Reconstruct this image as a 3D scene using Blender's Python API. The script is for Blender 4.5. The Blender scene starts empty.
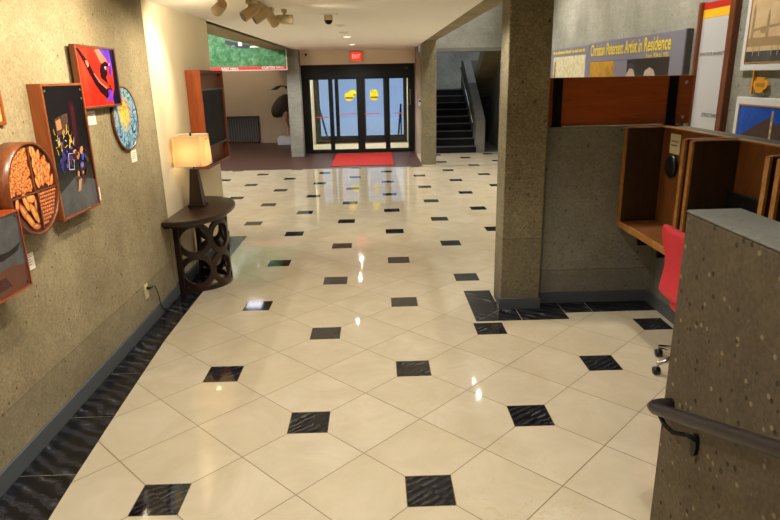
import bpy, bmesh, math, random
from mathutils import Vector, Matrix
random.seed(7)
PI = math.pi
COL = bpy.context.scene.collection
SC = bpy.context.scene

# ------------------------------------------------------------------ colours / materials
def lin(h):
    h = h.lstrip('#')
    out = []
    for i in (0, 2, 4):
        c = int(h[i:i+2], 16) / 255
        out.append(c / 12.92 if c <= .04045 else ((c + .055) / 1.055) ** 2.4)
    return (*out, 1)

class N:
    """small node-tree helper"""
    def __init__(s, name):
        s.m = bpy.data.materials.new(name); s.m.use_nodes = True
        s.t = s.m.node_tree; s.p = s.t.nodes['Principled BSDF']
    def n(s, typ, **kw):
        d = s.t.nodes.new(typ)
        for k, v in kw.items(): setattr(d, k, v)
        return d
    def l(s, a, b): s.t.links.new(a, b)
    def put(s, sock, v):
        if isinstance(v, bpy.types.NodeSocket): s.l(v, sock)
        else: sock.default_value = v
    def math(s, op, a, b=0.0, c=0.0):
        d = s.n('ShaderNodeMath', operation=op)
        s.put(d.inputs[0], a); s.put(d.inputs[1], b); s.put(d.inputs[2], c)
        return d.outputs[0]
    def mix(s, f, a, b, blend='MIX'):
        d = s.n('ShaderNodeMix', data_type='RGBA', blend_type=blend)
        s.put(d.inputs[0], f); s.put(d.inputs[6], a); s.put(d.inputs[7], b)
        return d.outputs[2]
    def co(s): return s.n('ShaderNodeTexCoord').outputs['Object']
    def noise(s, vec, scale, detail=3, rough=.5, dist=0):
        d = s.n('ShaderNodeTexNoise'); s.put(d.inputs['Vector'], vec)
        d.inputs['Scale'].default_value = scale; d.inputs['Detail'].default_value = detail
        d.inputs['Roughness'].default_value = rough; d.inputs['Distortion'].default_value = dist
        return d.outputs[0]
    def vor(s, vec, scale, rnd=1):
        d = s.n('ShaderNodeTexVoronoi'); s.put(d.inputs['Vector'], vec); d.inputs['Scale'].default_value = scale
        d.inputs['Randomness'].default_value = rnd
        return d
    def rng(s, v, a, b, c=0., d=1.):
        k = s.n('ShaderNodeMapRange'); s.put(k.inputs[0], v)
        for i, x in enumerate((a, b, c, d)): k.inputs[i+1].default_value = x
        return k.outputs[0]
    def scale(s, vec, xyz):
        k = s.n('ShaderNodeVectorMath', operation='MULTIPLY'); s.put(k.inputs[0], vec); k.inputs[1].default_value = xyz
        return k.outputs[0]
    def ramp(s, v, stops):
        k = s.n('ShaderNodeValToRGB'); s.put(k.inputs[0], v); e = k.color_ramp.elements
        while len(e) < len(stops): e.new(.5)
        for q, (p, c) in zip(e, stops): q.position = p; q.color = lin(c)
        return k.outputs[0]
    def bump(s, h, strength=.2, dist=.01):
        k = s.n('ShaderNodeBump'); k.inputs['Strength'].default_value = strength; k.inputs['Distance'].default_value = dist
        s.put(k.inputs['Height'], h); s.l(k.outputs[0], s.p.inputs['Normal'])
    def base(s, c): s.put(s.p.inputs['Base Color'], c)

def plain(name, h, rough=.5, metal=0, var=.12, scale=9, bump=0, spec=.5):
    k = N(name); c = lin(h)
    f = k.noise(k.co(), scale, 4)
    dk = tuple(x * (1 - var) for x in c[:3]) + (1,); lt = tuple(min(1, x * (1 + var)) for x in c[:3]) + (1,)
    k.base(k.mix(f, dk, lt)); k.p.inputs['Roughness'].default_value = rough; k.p.inputs['Metallic'].default_value = metal
    k.p.inputs['Specular IOR Level'].default_value = spec
    if bump: k.bump(k.noise(k.co(), scale * 12, 3), bump, .003)
    return k.m

def wood(name, dark, light, rough=.35, axis=(14, 14, 1.2), coat=0):
    k = N(name); v = k.scale(k.co(), axis)
    f = k.noise(v, 2.2, 5, .6, 1.2)
    g = k.noise(v, 14, 3)
    c = k.mix(k.rng(f, .3, .7), lin(dark), lin(light))
    k.base(k.mix(k.rng(g, .55, .8, 0, .35), c, lin(dark)))
    k.p.inputs['Roughness'].default_value = rough
    k.p.inputs['Coat Weight'].default_value = coat; k.p.inputs['Coat Roughness'].default_value = .15
    return k.m

def concrete(name, dark, light, pit='#2a2418', boards=False, joint=None, rough=.85, fleck=.35, pits=1.0):
    k = N(name); co = k.co()
    big = k.noise(co, 1.3, 6, .62); mid = k.noise(co, 11, 8, .72); fine = k.noise(co, 55, 4, .7)
    c = k.mix(k.rng(big, .32, .68), lin(dark), lin(light))
    c = k.mix(k.rng(mid, .3, .7, 0, .55), c, lin(dark))
    # aggregate: every grain of the mix has its own brightness
    v0 = k.vor(co, 75); g = k.n('ShaderNodeSeparateColor'); k.l(v0.outputs['Color'], g.inputs[0])
    gr = k.rng(g.outputs[0], 0, 1, 1 - fleck, 1 + fleck * .9)
    c = k.mix(1.0, c, k.n_gray(gr), 'MULTIPLY')
    v1 = k.vor(co, 28); g1 = k.n('ShaderNodeSeparateColor'); k.l(v1.outputs['Color'], g1.inputs[0])
    stone = k.math('MULTIPLY', k.rng(v1.outputs['Distance'], .3, .16), k.math('GREATER_THAN', g1.outputs[1], .8))
    c = k.mix(k.math('MULTIPLY', stone, min(1, fleck * 1.9)), c, lin('#b9a67e'))
    v = k.vor(co, 12); g2 = k.n('ShaderNodeSeparateColor'); k.l(v.outputs['Color'], g2.inputs[0])
    wob = k.math('MULTIPLY', k.noise(co, 30, 3), .1)
    p1 = k.math('MULTIPLY', k.rng(k.math('ADD', v.outputs['Distance'], wob), .25, .17), k.math('GREATER_THAN', g2.outputs[0], .68))
    v2 = k.vor(co, 24); g3 = k.n('ShaderNodeSeparateColor'); k.l(v2.outputs['Color'], g3.inputs[0])
    p2 = k.math('MULTIPLY', k.rng(v2.outputs['Distance'], .27, .17), k.math('GREATER_THAN', g3.outputs[0], .8))
    allp = k.math('MULTIPLY', k.math('MAXIMUM', p1, k.math('MULTIPLY', p2, .75)), pits)
    c = k.mix(allp, c, lin(pit))
    h = k.math('SUBTRACT', k.math('ADD', k.math('MULTIPLY', fine, .4), k.math('MULTIPLY', gr, .25)), allp)
    if boards:
        st = k.noise(k.scale(co, (.6, .6, 14)), 1.5, 4, .6)
        c = k.mix(k.rng(st, .5, .72, 0, .45), c, lin(dark))
    if joint is not None:
        sx = k.n('ShaderNodeSeparateXYZ'); k.l(co, sx.inputs[0])
        z = k.math('ADD', sx.outputs[2], k.rng(k.noise(co, 3, 3), 0, 1, -.01, .01))
        low = k.math('LESS_THAN', z, joint)
        ln = k.math('LESS_THAN', k.math('ABSOLUTE', k.math('SUBTRACT', z, joint)), .004)
        c = k.mix(k.math('MULTIPLY', low, .25), c, lin('#5c584c'))
        c = k.mix(k.math('MULTIPLY', ln, .3), c, lin(pit))
    k.base(c); k.p.inputs['Roughness'].default_value = rough; k.p.inputs['Specular IOR Level'].default_value = .25
    k.bump(h, .6, .006)
    return k.m
def _ngray(s, v):
    k = s.n('ShaderNodeCombineColor')
    for i in range(3): s.put(k.inputs[i], v)
    return k.outputs[0]
N.n_gray = _ngray

def emis(name, h, s):
    k = N(name); k.p.inputs['Base Color'].default_value = lin(h)
    k.p.inputs['Emission Color'].default_value = lin(h); k.p.inputs['Emission Strength'].default_value = s
    return k.m

def veins(k, vec, scale=3.2, dist=5.5):
    w = k.n('ShaderNodeTexWave', wave_type='BANDS', bands_direction='DIAGONAL'); k.put(w.inputs['Vector'], vec)
    for n_, v_ in (('Scale', scale), ('Distortion', dist), ('Detail', 4), ('Detail Scale', 1.6), ('Detail Roughness', .6)): w.inputs[n_].default_value = v_
    m = k.math('MULTIPLY', w.outputs['Fac'], k.rng(k.noise(vec, 5, 4), .3, .7, .45, 1.0))
    return k.ramp(m, [(0, '#0d0d10'), (.4, '#1b1c21'), (.6, '#303138'), (.72, '#24252b'), (.85, '#484a51'), (1, '#5a5c63')])
def marble_floor():
    k = N('marble_tile_floor'); co = k.co(); P = 1.3
    sx = k.n('ShaderNodeSeparateXYZ'); k.l(co, sx.inputs[0])
    x = k.math('DIVIDE', sx.outputs[0], P); y = k.math('DIVIDE', sx.outputs[1], P)
    s = k.math('ADD', x, y); t = k.math('SUBTRACT', y, x)
    ds = k.math('SUBTRACT', s, k.math('ROUND', s)); dt = k.math('SUBTRACT', t, k.math('ROUND', t))
    dx = k.math('ABSOLUTE', k.math('MULTIPLY', k.math('SUBTRACT', ds, dt), .5))
    dy = k.math('ABSOLUTE', k.math('MULTIPLY', k.math('ADD', ds, dt), .5))
    mx = k.math('MAXIMUM', dx, dy)
    field = k.math('MAXIMUM', k.math('GREATER_THAN', sx.outputs[0], -.45), k.math('GREATER_THAN', sx.outputs[1], 5.2))   # no insets under the border
    black = k.math('MULTIPLY', k.math('LESS_THAN', mx, .0885), field)
    edge = k.math('LESS_THAN', k.math('ABSOLUTE', k.math('SUBTRACT', mx, .0885)), .0017)
    edge = k.math('MULTIPLY', edge, field)
    def line(u):
        u2 = k.math('MULTIPLY', u, 2)
        d = k.math('ABSOLUTE', k.math('SUBTRACT', u2, k.math('ROUND', u2)))
        return k.math('LESS_THAN', d, .0065)
    gr = k.math('MAXIMUM', line(s), line(t))
    cell = k.n('ShaderNodeCombineXYZ')
    k.l(k.math('FLOOR', k.math('MULTIPLY', s, 2)), cell.inputs[0]); k.l(k.math('FLOOR', k.math('MULTIPLY', t, 2)), cell.inputs[1])
    wn = k.n('ShaderNodeTexWhiteNoise', noise_dimensions='3D'); k.l(cell.outputs[0], wn.inputs[0])
    cloud = k.noise(k.n_add(co, wn.outputs['Color']), 2.6, 6, .62, .6)
    c = k.mix(k.rng(cloud, .3, .72), lin('#c2b69c'), lin('#d6ccb6'))
    c = k.mix(k.math('MULTIPLY', wn.outputs['Value'], .32), c, lin('#c4b594'))
    vn = k.noise(k.n_add(co, wn.outputs['Color']), 3.2, 6, .7, 1.5)
    vein = k.rng(k.math('ABSOLUTE', k.math('SUBTRACT', vn, .5)), 0, .012, 1, 0)
    vein = k.math('MULTIPLY', vein, k.rng(k.noise(co, .9, 2), .55, .7, 0, .5))
    c = k.mix(vein, c, lin('#b99a4e'))
    gr = k.math('MULTIPLY', gr, k.math('SUBTRACT', 1, black))
    c = k.mix(k.math('MULTIPLY', gr, .9), c, lin('#7d6d4e'))
    bc = veins(k, k.n_add(k.scale(co, (1, -1.3, 1)), k.scale(wn.outputs['Color'], (3, 3, 0))), 9, 4)
    c = k.mix(black, c, bc)
    c = k.mix(k.math('MULTIPLY', edge, .7), c, lin('#6d6046'))
    k.base(c); k.p.inputs['Roughness'].default_value = .11
    k.put(k.p.inputs['Roughness'], k.math('ADD', .055, k.math('MULTIPLY', gr, .3)))
    k.p.inputs['Specular IOR Level'].default_value = .5
    k.bump(k.math('ADD', k.math('MULTIPLY', gr, -1), k.math('MULTIPLY', k.noise(co, 4, 2), .1)), .04, .004)
    return k.m
def _nadd(s, a, b):
    k = s.n('ShaderNodeVectorMath', operation='ADD'); s.put(k.inputs[0], a); s.put(k.inputs[1], b); return k.outputs[0]
N.n_add = _nadd

def black_marble():
    k = N('black_veined_marble'); co = k.co()
    c = veins(k, k.scale(co, (1, 1.5, 1)), 4.2, 6)
    k.base(c); k.p.inputs['Roughness'].default_value = .16
    return k.m

def paving():
    k = N('brown_paver_floor'); b = k.n('ShaderNodeTexBrick'); k.l(k.co(), b.inputs['Vector'])
    b.inputs['Color1'].default_value = lin('#54352c'); b.inputs['Color2'].default_value = lin('#48302a'); b.inputs['Mortar'].default_value = lin('#3a2a26')
    b.inputs['Scale'].default_value = 4; b.inputs['Mortar Size'].default_value = .008
    k.base(b.outputs[0]); k.p.inputs['Roughness'].default_value = .45
    return k.m

def abstract(name, stops, scale=6, dist=1.5):
    k = N(name); v = k.noise(k.co(), scale, 5, .7, dist)
    k.base(k.ramp(k.rng(v, .25, .75), stops)); k.p.inputs['Roughness'].default_value = .18
    return k.m

def glass(name):
    m = bpy.data.materials.new(name); m.use_nodes = True; t = m.node_tree
    for n in list(t.nodes): t.nodes.remove(n)
    o = t.nodes.new('ShaderNodeOutputMaterial'); mx = t.nodes.new('ShaderNodeMixShader')
    tr = t.nodes.new('ShaderNodeBsdfTransparent'); gl = t.nodes.new('ShaderNodeBsdfGlossy'); fr = t.nodes.new('ShaderNodeFresnel')
    tr.inputs[0].default_value = (.93, .96, .97, 1); gl.inputs['Roughness'].default_value = .02; fr.inputs[0].default_value = 1.45
    t.links.new(fr.outputs[0], mx.inputs[0]); t.links.new(tr.outputs[0], mx.inputs[1]); t.links.new(gl.outputs[0], mx.inputs[2])
    t.links.new(mx.outputs[0], o.inputs[0])
    return m

def shade_mat():
    m = bpy.data.materials.new('linen_shade'); m.use_nodes = True; t = m.node_tree
    for n in list(t.nodes): t.nodes.remove(n)
    o = t.nodes.new('ShaderNodeOutputMaterial'); mx = t.nodes.new('ShaderNodeMixShader')
    d = t.nodes.new('ShaderNodeBsdfDiffuse'); tl = t.nodes.new('ShaderNodeBsdfTranslucent')
    co = t.nodes.new('ShaderNodeTexCoord'); ns = t.nodes.new('ShaderNodeTexNoise'); mp = t.nodes.new('ShaderNodeMapping')
    mp.inputs['Scale'].default_value = (60, 60, 3); ns.inputs['Scale'].default_value = 3
    rp = t.nodes.new('ShaderNodeValToRGB'); rp.color_ramp.elements[0].color = lin('#dcc090'); rp.color_ramp.elements[1].color = lin('#ecd6ae')
    t.links.new(co.outputs['Object'], mp.inputs[0]); t.links.new(mp.outputs[0], ns.inputs['Vector']); t.links.new(ns.outputs[0], rp.inputs[0])
    t.links.new(rp.outputs[0], d.inputs[0]); t.links.new(rp.outputs[0], tl.inputs[0])
    mx.inputs[0].default_value = .55
    t.links.new(d.outputs[0], mx.inputs[1]); t.links.new(tl.outputs[0], mx.inputs[2]); t.links.new(mx.outputs[0], o.inputs[0])
    return m

M = {}
M['floor'] = marble_floor()
M['border'] = black_marble()
M['paving'] = paving()
M['conc_warm'] = concrete('concrete_tan', '#7f735a', '#a69a7c', joint=.36, fleck=.16)
M['conc_col'] = concrete('concrete_column', '#736b56', '#989072', joint=.62, fleck=.25, pits=.55)
M['conc_low'] = concrete('concrete_low_wall', '#79766a', '#98958a', joint=.3, fleck=.15, pits=.45)
M['conc_grey'] = concrete('concrete_grey_boarded', '#7c7c74', '#a6a69c', boards=True, fleck=.1, pits=.5)
M['conc_par'] = concrete('concrete_aggregate', '#4c4333', '#675b47', fleck=.16)
M['conc_smooth'] = concrete('concrete_smooth_cap', '#64645e', '#807f78', fleck=.08, pits=.3)
M['plaster'] = plain('cream_plaster', '#e4d9bd', .7, var=.03, scale=3, spec=.25)
M['plaster2'] = plain('beige_plaster', '#a09080', .75, var=.05, scale=2, spec=.2)
M['ceil'] = plain('ceiling_white', '#f3f0ea', .8, var=.02, scale=2, spec=.15)
M['bb'] = plain('grey_baseboard', '#51575c', .4, var=.06)
M['wood_red'] = wood('cherry_wood', '#7a2f12', '#a4481c', .35, (2, 2, 12), .3)
M['wood_redv'] = wood('cherry_wood_frame', '#5a2c16', '#75401f', .35, (14, 14, 1.5), .1)
M['wood_orange'] = wood('orange_wood_box', '#74381a', '#8f4e24', .4, (14, 14, 1.5), .1)
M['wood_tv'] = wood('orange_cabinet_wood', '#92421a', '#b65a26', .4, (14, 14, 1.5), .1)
M['wood_dark'] = wood('dark_walnut', '#1e110a', '#38211a', .3, (12, 2, 12), .1)
M['wood_oak'] = wood('oak_carrel', '#643a18', '#825024', .4, (6, 6, 1.2), .1)
M['wood_oakedge'] = wood('oak_edge', '#94602a', '#b88444', .4, (6, 6, 6), .2)
M['wood_brown'] = wood('brown_carrel_panel', '#2c1c0c', '#3c2813', .5, (10, 10, 1.5))
M['panel_red'] = wood('redwood_guard', '#9c4a18', '#ba5f24', .4, (1.2, 8, 14))
M['black'] = plain('black_metal', '#08080a', .45, 0, var=.1, spec=.25)
M['blackp'] = plain('black_plastic', '#101012', .35)
M['rail'] = plain('dark_bronze_rail', '#221b1a', .42, .1, var=.08)
M['screen'] = plain('dark_screen', '#0c0d10', .5, var=.15, scale=2, spec=.12)
M['white'] = plain('white_card', '#ece6d8', .6, var=.02)
M['frame_white'] = plain('white_mount', '#cfd2d6', .45, var=.03)
M['chrome'] = plain('chrome', '#c8c8c8', .15, 1)
M['red_fab'] = plain('red_upholstery', '#cc303a', .7, var=.06, scale=60, bump=.2)
M['mat_red'] = plain('red_carpet', '#b71c14', .9, var=.15, scale=90, bump=.4)
M['beige'] = plain('beige_lamp_housing', '#b7a478', .45, var=.05)
M['ivory'] = plain('ivory_plastic', '#d8cf9f', .4, var=.03)
M['shade'] = shade_mat()
M['bulb'] = emis('lamp_bulb_glow', '#ffe2ae', 25)
M['dl_on'] = emis('downlight_glow', '#fff0d6', 1.1)
M['dl_off'] = plain('downlight_trim', '#e8e4da', .4, var=.02)
M['panel_light'] = emis('ceiling_light_panel', '#c8c4ff', 1.0)
M['exit_red'] = emis('exit_face', '#e0281e', 1.3)
M['exit_txt'] = emis('exit_letters', '#ff9c86', 1.6)
M['glass'] = glass('door_glass')
M['yellow'] = plain('yellow_sticker', '#e6d81c', .5, var=.05)
M['darkyel'] = plain('sticker_band', '#7d7410', .5)
M['redtape'] = plain('red_tape', '#d24a4a', .5)
M['facade'] = plain('pale_facade', '#cad8ee', .8, var=.06, scale=1.5)
M['pavement'] = plain('pavement', '#c6d3e6', .9, var=.06)
M['cream_strip'] = plain('cream_threshold', '#d8d0b0', .5, var=.04)
M['grass'] = abstract('lawn_print', [(0, '#1f5a30'), (.4, '#43794e'), (.7, '#5f9468'), (1, '#86b08a')], 7, .4)
M['sign_red'] = plain('sign_red', '#c8322c', .5, var=.03)
M['sign_white'] = plain('sign_white', '#f0eee8', .5, var=.02)
M['navy'] = plain('print_navy', '#20263a', .5)
M['exh_grey'] = plain('exhibit_grey', '#6f6e7e', .55, var=.04)
M['exh_edge'] = plain('exhibit_edge', '#3a3638', .5)
M['exh_yel'] = plain('exhibit_lettering', '#d0b83c', .5, var=.04)
M['exh_photo'] = plain('exhibit_photo_dark', '#231f21', .3, var=.3, scale=4)
M['exh_gold'] = abstract('exhibit_photo_timber', [(0, '#7d5a1e'), (.5, '#a9802f'), (1, '#c49a45')], 3, .3)
M['skin_grey'] = plain('exhibit_photo_pale', '#a89a90', .4, var=.15, scale=12)
M['exh_pale'] = abstract('exhibit_print_pale', [(0, '#8b8a62'), (.4, '#c9c19a'), (.7, '#d8d3bd'), (1, '#a8974c')], 8, 1)
M['banner'] = plain('banner_grey', '#b4b6bc', .55, var=.03)
M['ban_red'] = plain('banner_red', '#b3201a', .5, var=.03)
M['ban_yel'] = plain('banner_gold', '#e2b21c', .5, var=.03)
M['ink'] = plain('dark_ink', '#3c3e44', .5)
M['sepia'] = abstract('sepia_sky', [(0, '#b89e78'), (.5, '#c6ae8a'), (1, '#d2bf9e')], 3, .4)
M['sepia_dk'] = plain('sepia_ink', '#98825f', .5, var=.2, scale=30)
M['gold_frame'] = plain('gold_fillet', '#a5793c', .4, .2)
M['sky_blue'] = abstract('blue_sky_print', [(0, '#123a9a'), (.5, '#1b4db4'), (1, '#3f72cc')], 2, .2)
M['brick_dk'] = plain('print_dark_brick', '#3c2624', .5, var=.25, scale=20)
M['gold_sign'] = plain('gold_sign', '#d9971e', .4, .1, var=.08)
M['stair'] = plain('dark_stair', '#0b0c0e', .7, var=.2, spec=.2)
M['nosing'] = plain('stair_nosing', '#4a4c52', .5)
M['feather'] = plain('dark_feathers', '#322a24', .8, var=.5, scale=40, bump=.6)
M['pinkleg'] = plain('pale_leg', '#b58e78', .6)
M['plinth'] = plain('white_plinth', '#c8cad6', .6, var=.03)
M['radiator'] = plain('radiator_grey', '#55545a', .5, var=.1)
M['radtop'] = plain('radiator_shelf', '#241f1e', .5)
# painted prints
M['p_red'] = abstract('art_red', [(0, '#a01410'), (.45, '#d42a1a'), (.8, '#e4452a'), (1, '#c02040')], 2.2, .5)
M['p_purple'] = abstract('art_purple', [(0, '#3a1c9a'), (.5, '#6a3ad0'), (1, '#b04ad8')], 6, .8)
M['p_black'] = plain('art_black', '#0d0a10', .15, var=.3, scale=4)
M['p_wine'] = plain('art_wine', '#40101a', .15, var=.3)
M['p_navy2'] = plain('art_navy', '#1a1238', .15, var=.3)
M['p_wine2'] = plain('art_dark_wine', '#2a0a14', .15, var=.4)
M['p_red2'] = plain('art_scarlet', '#c8301c', .2, var=.25, scale=16)
M['p_pinkred'] = plain('art_salmon', '#e07a64', .2, var=.2, scale=16)
M['p_lilac'] = plain('art_lilac', '#c8b8ea', .2)
M['p_dim'] = plain('art_dim_umber', '#4a342c', .25, var=.4, scale=30)
M['p_indigo'] = plain('art_indigo', '#2a2870', .25, var=.4, scale=30)
M['p_skin'] = plain('art_pale_tan', '#c08a6a', .25, var=.2, scale=30)
M['p_white'] = plain('art_white', '#e8e0e0', .2)
M['p_blue'] = plain('art_blue', '#3a48c8', .2, var=.25, scale=20)
M['p_yellow'] = plain('art_yellow', '#d8b52c', .2, var=.2, scale=20)
M['p_tan'] = plain('art_tan', '#b07a54', .2, var=.2, scale=20)
M['p_grey'] = abstract('art_grey', [(0, '#2c2e33'), (.5, '#43454b'), (1, '#565a60')], 4, .6)
M['p_brown'] = plain('art_brown', '#5a3426', .2, var=.2, scale=6)
M['p_orange'] = plain('art_orange', '#dc8240', .25, var=.25, scale=40)
M['p_orange2'] = plain('art_light_orange', '#eca060', .25, var=.2, scale=40)
M['p_amber'] = plain('art_amber', '#cc8838', .25, var=.25, scale=30)
M['p_bean'] = plain('art_bean', '#b8683e', .25, var=.25, scale=30)
M['p_maroon2'] = plain('art_deep_brown', '#7a3018', .3, var=.2)
M['p_orange3'] = plain('art_mid_orange', '#e08a4a', .25, var=.2, scale=40)
M['p_maroon'] = plain('art_maroon', '#4a2018', .3, var=.2)
def swirl():
    k = N('art_swirl'); co = k.co(); v = k.noise(co, 5.5, 8, .62, 3.5)
    c1 = k.ramp(k.rng(v, .28, .72), [(0, '#14285c'), (.25, '#2b62a8'), (.42, '#6fa6cc'), (.5, '#c8d8dc'), (.56, '#3f8f98'), (.8, '#2c3f86'), (1, '#1a1c40')])
    c2 = k.ramp(k.rng(v, .28, .72), [(0, '#c8502c'), (.35, '#e0b030'), (.55, '#f0e07a'), (.75, '#d88a3a'), (1, '#6a9a5a')])
    d = k.n('ShaderNodeVectorMath', operation='LENGTH'); k.l(k.n_add(co, (.02, .02, -.04)), d.inputs[0])
    k.base(k.mix(k.rng(k.math('ADD', d.outputs['Value'], k.math('MULTIPLY', v, .1)), .2, .1), c1, c2)); k.p.inputs['Roughness'].default_value = .2
    return k.m
M['swirl'] = swirl()

# ------------------------------------------------------------------ mesh builder
class B:
    def __init__(s): s.v = []; s.f = []; s.k = []; s.mats = []; s.sm = []
    def mi(s, m):
        if m is None: return 0
        if m not in s.mats: s.mats.append(m)
        return s.mats.index(m)
    def add(s, vs, fs, m=None, smooth=False):
        o = len(s.v); s.v += [tuple(v) for v in vs]; i = s.mi(m)
        for f in fs: s.f.append([o + a for a in f]); s.k.append(i); s.sm.append(smooth)
        return s
    def box(s, x0, x1, y0, y1, z0, z1, m=None):
        vs = [(x, y, z) for x in (x0, x1) for y in (y0, y1) for z in (z0, z1)]
        return s.add(vs, [(0, 1, 3, 2), (4, 6, 7, 5), (0, 4, 5, 1), (2, 3, 7, 6), (0, 2, 6, 4), (1, 5, 7, 3)], m)
    def prism(s, poly, a, b, axis='y', m=None, smooth=False):
        """poly of 2-D points extruded between a and b along axis: x -> (y,z), y -> (x,z), z -> (x,y)"""
        def P(p, d): return {'x': (d, p[0], p[1]), 'y': (p[0], d, p[1]), 'z': (p[0], p[1], d)}[axis]
        n = len(poly); vs = [P(p, a) for p in poly] + [P(p, b) for p in poly]
        fs = [list(range(n))[::-1], [n + i for i in range(n)]]
        s.add(vs, fs, m)
        o = len(s.v) - 2 * n; i0 = s.mi(m)
        for i in range(n):
            j = (i + 1) % n; s.f.append([o + i, o + j, o + n + j, o + n + i]); s.k.append(i0); s.sm.append(smooth)
        return s
    def flat(s, poly, y, m):     # a print: 2-D (x,z) outline at depth y, facing -y
        vs = [(p[0], y, p[1]) for p in poly]
        a = sum(poly[i][0] * poly[(i+1) % len(poly)][1] - poly[(i+1) % len(poly)][0] * poly[i][1] for i in range(len(poly)))
        idx = list(range(len(poly)))
        return s.add(vs, [idx if a > 0 else idx[::-1]], m)
    def tube(s, pts, r, n=12, m=None, caps=True):
        pts = [Vector(p) for p in pts]; rs = r if isinstance(r, (list, tuple)) else [r] * len(pts)
        T = []
        for i in range(len(pts)):
            a = pts[max(0, i-1)]; b = pts[min(len(pts)-1, i+1)]; T.append((b - a).normalized())
        up = Vector((0, 0, 1)) if abs(T[0].z) < .9 else Vector((1, 0, 0))
        u = T[0].cross(up).normalized(); vs = []
        for i, p in enumerate(pts):
            u = (u - T[i] * u.dot(T[i])).normalized(); w = T[i].cross(u)
            for j in range(n):
                a = 2 * PI * j / n; vs.append(p + (u * math.cos(a) + w * math.sin(a)) * rs[i])
        fs = []
        for i in range(len(pts) - 1):
            for j in range(n):
                k = (j + 1) % n; fs.append((i*n + j, i*n + k, (i+1)*n + k, (i+1)*n + j))
        s.add(vs, fs, m, True)
        if caps:
            o = len(s.v) - len(vs); i0 = s.mi(m)
            s.f.append([o + j for j in range(n)][::-1]); s.k.append(i0); s.sm.append(False)
            s.f.append([o + (len(pts)-1)*n + j for j in range(n)]); s.k.append(i0); s.sm.append(False)
        return s
    def lathe(s, prof, c=(0, 0, 0), n=24, m=None, axis='z', smooth=True):
        vs = []
        for r, h in prof:
            for j in range(n):
                a = 2 * PI * j / n; q = (r * math.cos(a), r * math.sin(a), h)
                if axis == 'y': q = (q[0], h, q[1])
                if axis == 'x': q = (h, q[0], q[1])
                vs.append((c[0] + q[0], c[1] + q[1], c[2] + q[2]))
        fs = []
        for i in range(len(prof) - 1):
            for j in range(n):
                k = (j + 1) % n; fs.append((i*n + j, i*n + k, (i+1)*n + k, (i+1)*n + j))
        s.add(vs, fs, m, smooth)
        o = len(s.v) - len(vs); i0 = s.mi(m)
        if prof[0][0] > 1e-4: s.f.append([o + j for j in range(n)][::-1]); s.k.append(i0); s.sm.append(False)
        if prof[-1][0] > 1e-4: s.f.append([o + (len(prof)-1)*n + j for j in range(n)]); s.k.append(i0); s.sm.append(False)
        return s
    def build(s, name, mat=None, parent=None, bevel=0, seg=2):
        me = bpy.data.meshes.new(name); me.from_pydata(s.v, [], s.f)
        mats = [M[q] if isinstance(q, str) else q for q in s.mats] or [M[mat] if isinstance(mat, str) else mat]
        if not s.mats and mat is None: mats = [M['black']]
        for q in mats: me.materials.append(q)
        for p, k, sm in zip(me.polygons, s.k, s.sm): p.material_index = k; p.use_smooth = sm
        bm = bmesh.new(); bm.from_mesh(me); bmesh.ops.remove_doubles(bm, verts=bm.verts, dist=1e-5)
        if not any(s.flats if hasattr(s, 'flats') else [0]): bmesh.ops.recalc_face_normals(bm, faces=bm.faces)
        bm.to_mesh(me); bm.free()
        o = bpy.data.objects.new(name, me); COL.objects.link(o)
        if parent is not None: o.parent = parent
        if bevel:
            md = o.modifiers.new('bevel', 'BEVEL'); md.width = bevel; md.segments = seg; md.limit_method = 'ANGLE'; md.angle_limit = .7
        return o

class Print(B):
    flats = [1]

def tag(o, label=None, cat=None, group=None, kind=None):
    if label: o['label'] = label
    if cat: o['category'] = cat
    if group: o['group'] = group
    if kind: o['kind'] = kind
    return o
def thing(name, label, cat, loc=(0, 0, 0), rz=0, group=None, kind=None):
    o = bpy.data.objects.new(name, None); o.empty_display_size = .1; COL.objects.link(o)
    o.location = loc; o.rotation_euler = (0, 0, rz)
    return tag(o, label, cat, group, kind)
def struct(name, b, mat=None, label=None, cat=None, parent=None, bevel=0):
    o = b.build(name, mat, parent, bevel)
    if parent is None: tag(o, label, cat, None, 'structure')
    return o
def copy_tree(o, parent=None):
    c = o.copy(); COL.objects.link(c)
    if parent is not None: c.parent = parent
    for ch in [q for q in bpy.data.objects if q.parent == o]: copy_tree(ch, c)
    return c
def lettering(name, body, mat, parent, x, z, y, width=None, height=.05, align='LEFT', bold=0.0):
    cu = bpy.data.curves.new(name, 'FONT'); cu.body = body; cu.size = 1; cu.align_x = 'LEFT'; cu.extrude = 0; cu.offset = bold
    t = bpy.data.objects.new(name, cu); COL.objects.link(t); bpy.context.view_layer.update()
    me = bpy.data.meshes.new_from_object(t.evaluated_get(bpy.context.evaluated_depsgraph_get()))
    bpy.data.objects.remove(t)
    xs = [v.co.x for v in me.vertices]; ys = [v.co.y for v in me.vertices]
    x0, x1, y0, y1 = min(xs), max(xs), min(ys), max(ys)
    sy = height / (y1 - y0); sx = (width / (x1 - x0)) if width else sy
    for v in me.vertices: v.co = Vector((x + (v.co.x - x0) * sx, y, z + (v.co.y - y0) * sy))
    me.materials.clear(); me.materials.append(M[mat])
    o = bpy.data.objects.new(name, me); COL.objects.link(o); o.parent = parent
    return o
def rect(x0, x1, z0, z1): return [(x0, z0), (x1, z0), (x1, z1), (x0, z1)]
def ell(cx, cz, a, b, rot=0, n=16):
    return [(cx + a * math.cos(t) * math.cos(rot) - b * math.sin(t) * math.sin(rot), cz + a * math.cos(t) * math.sin(rot) + b * math.sin(t) * math.cos(rot)) for t in [2 * PI * i / n for i in range(n)]]
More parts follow.
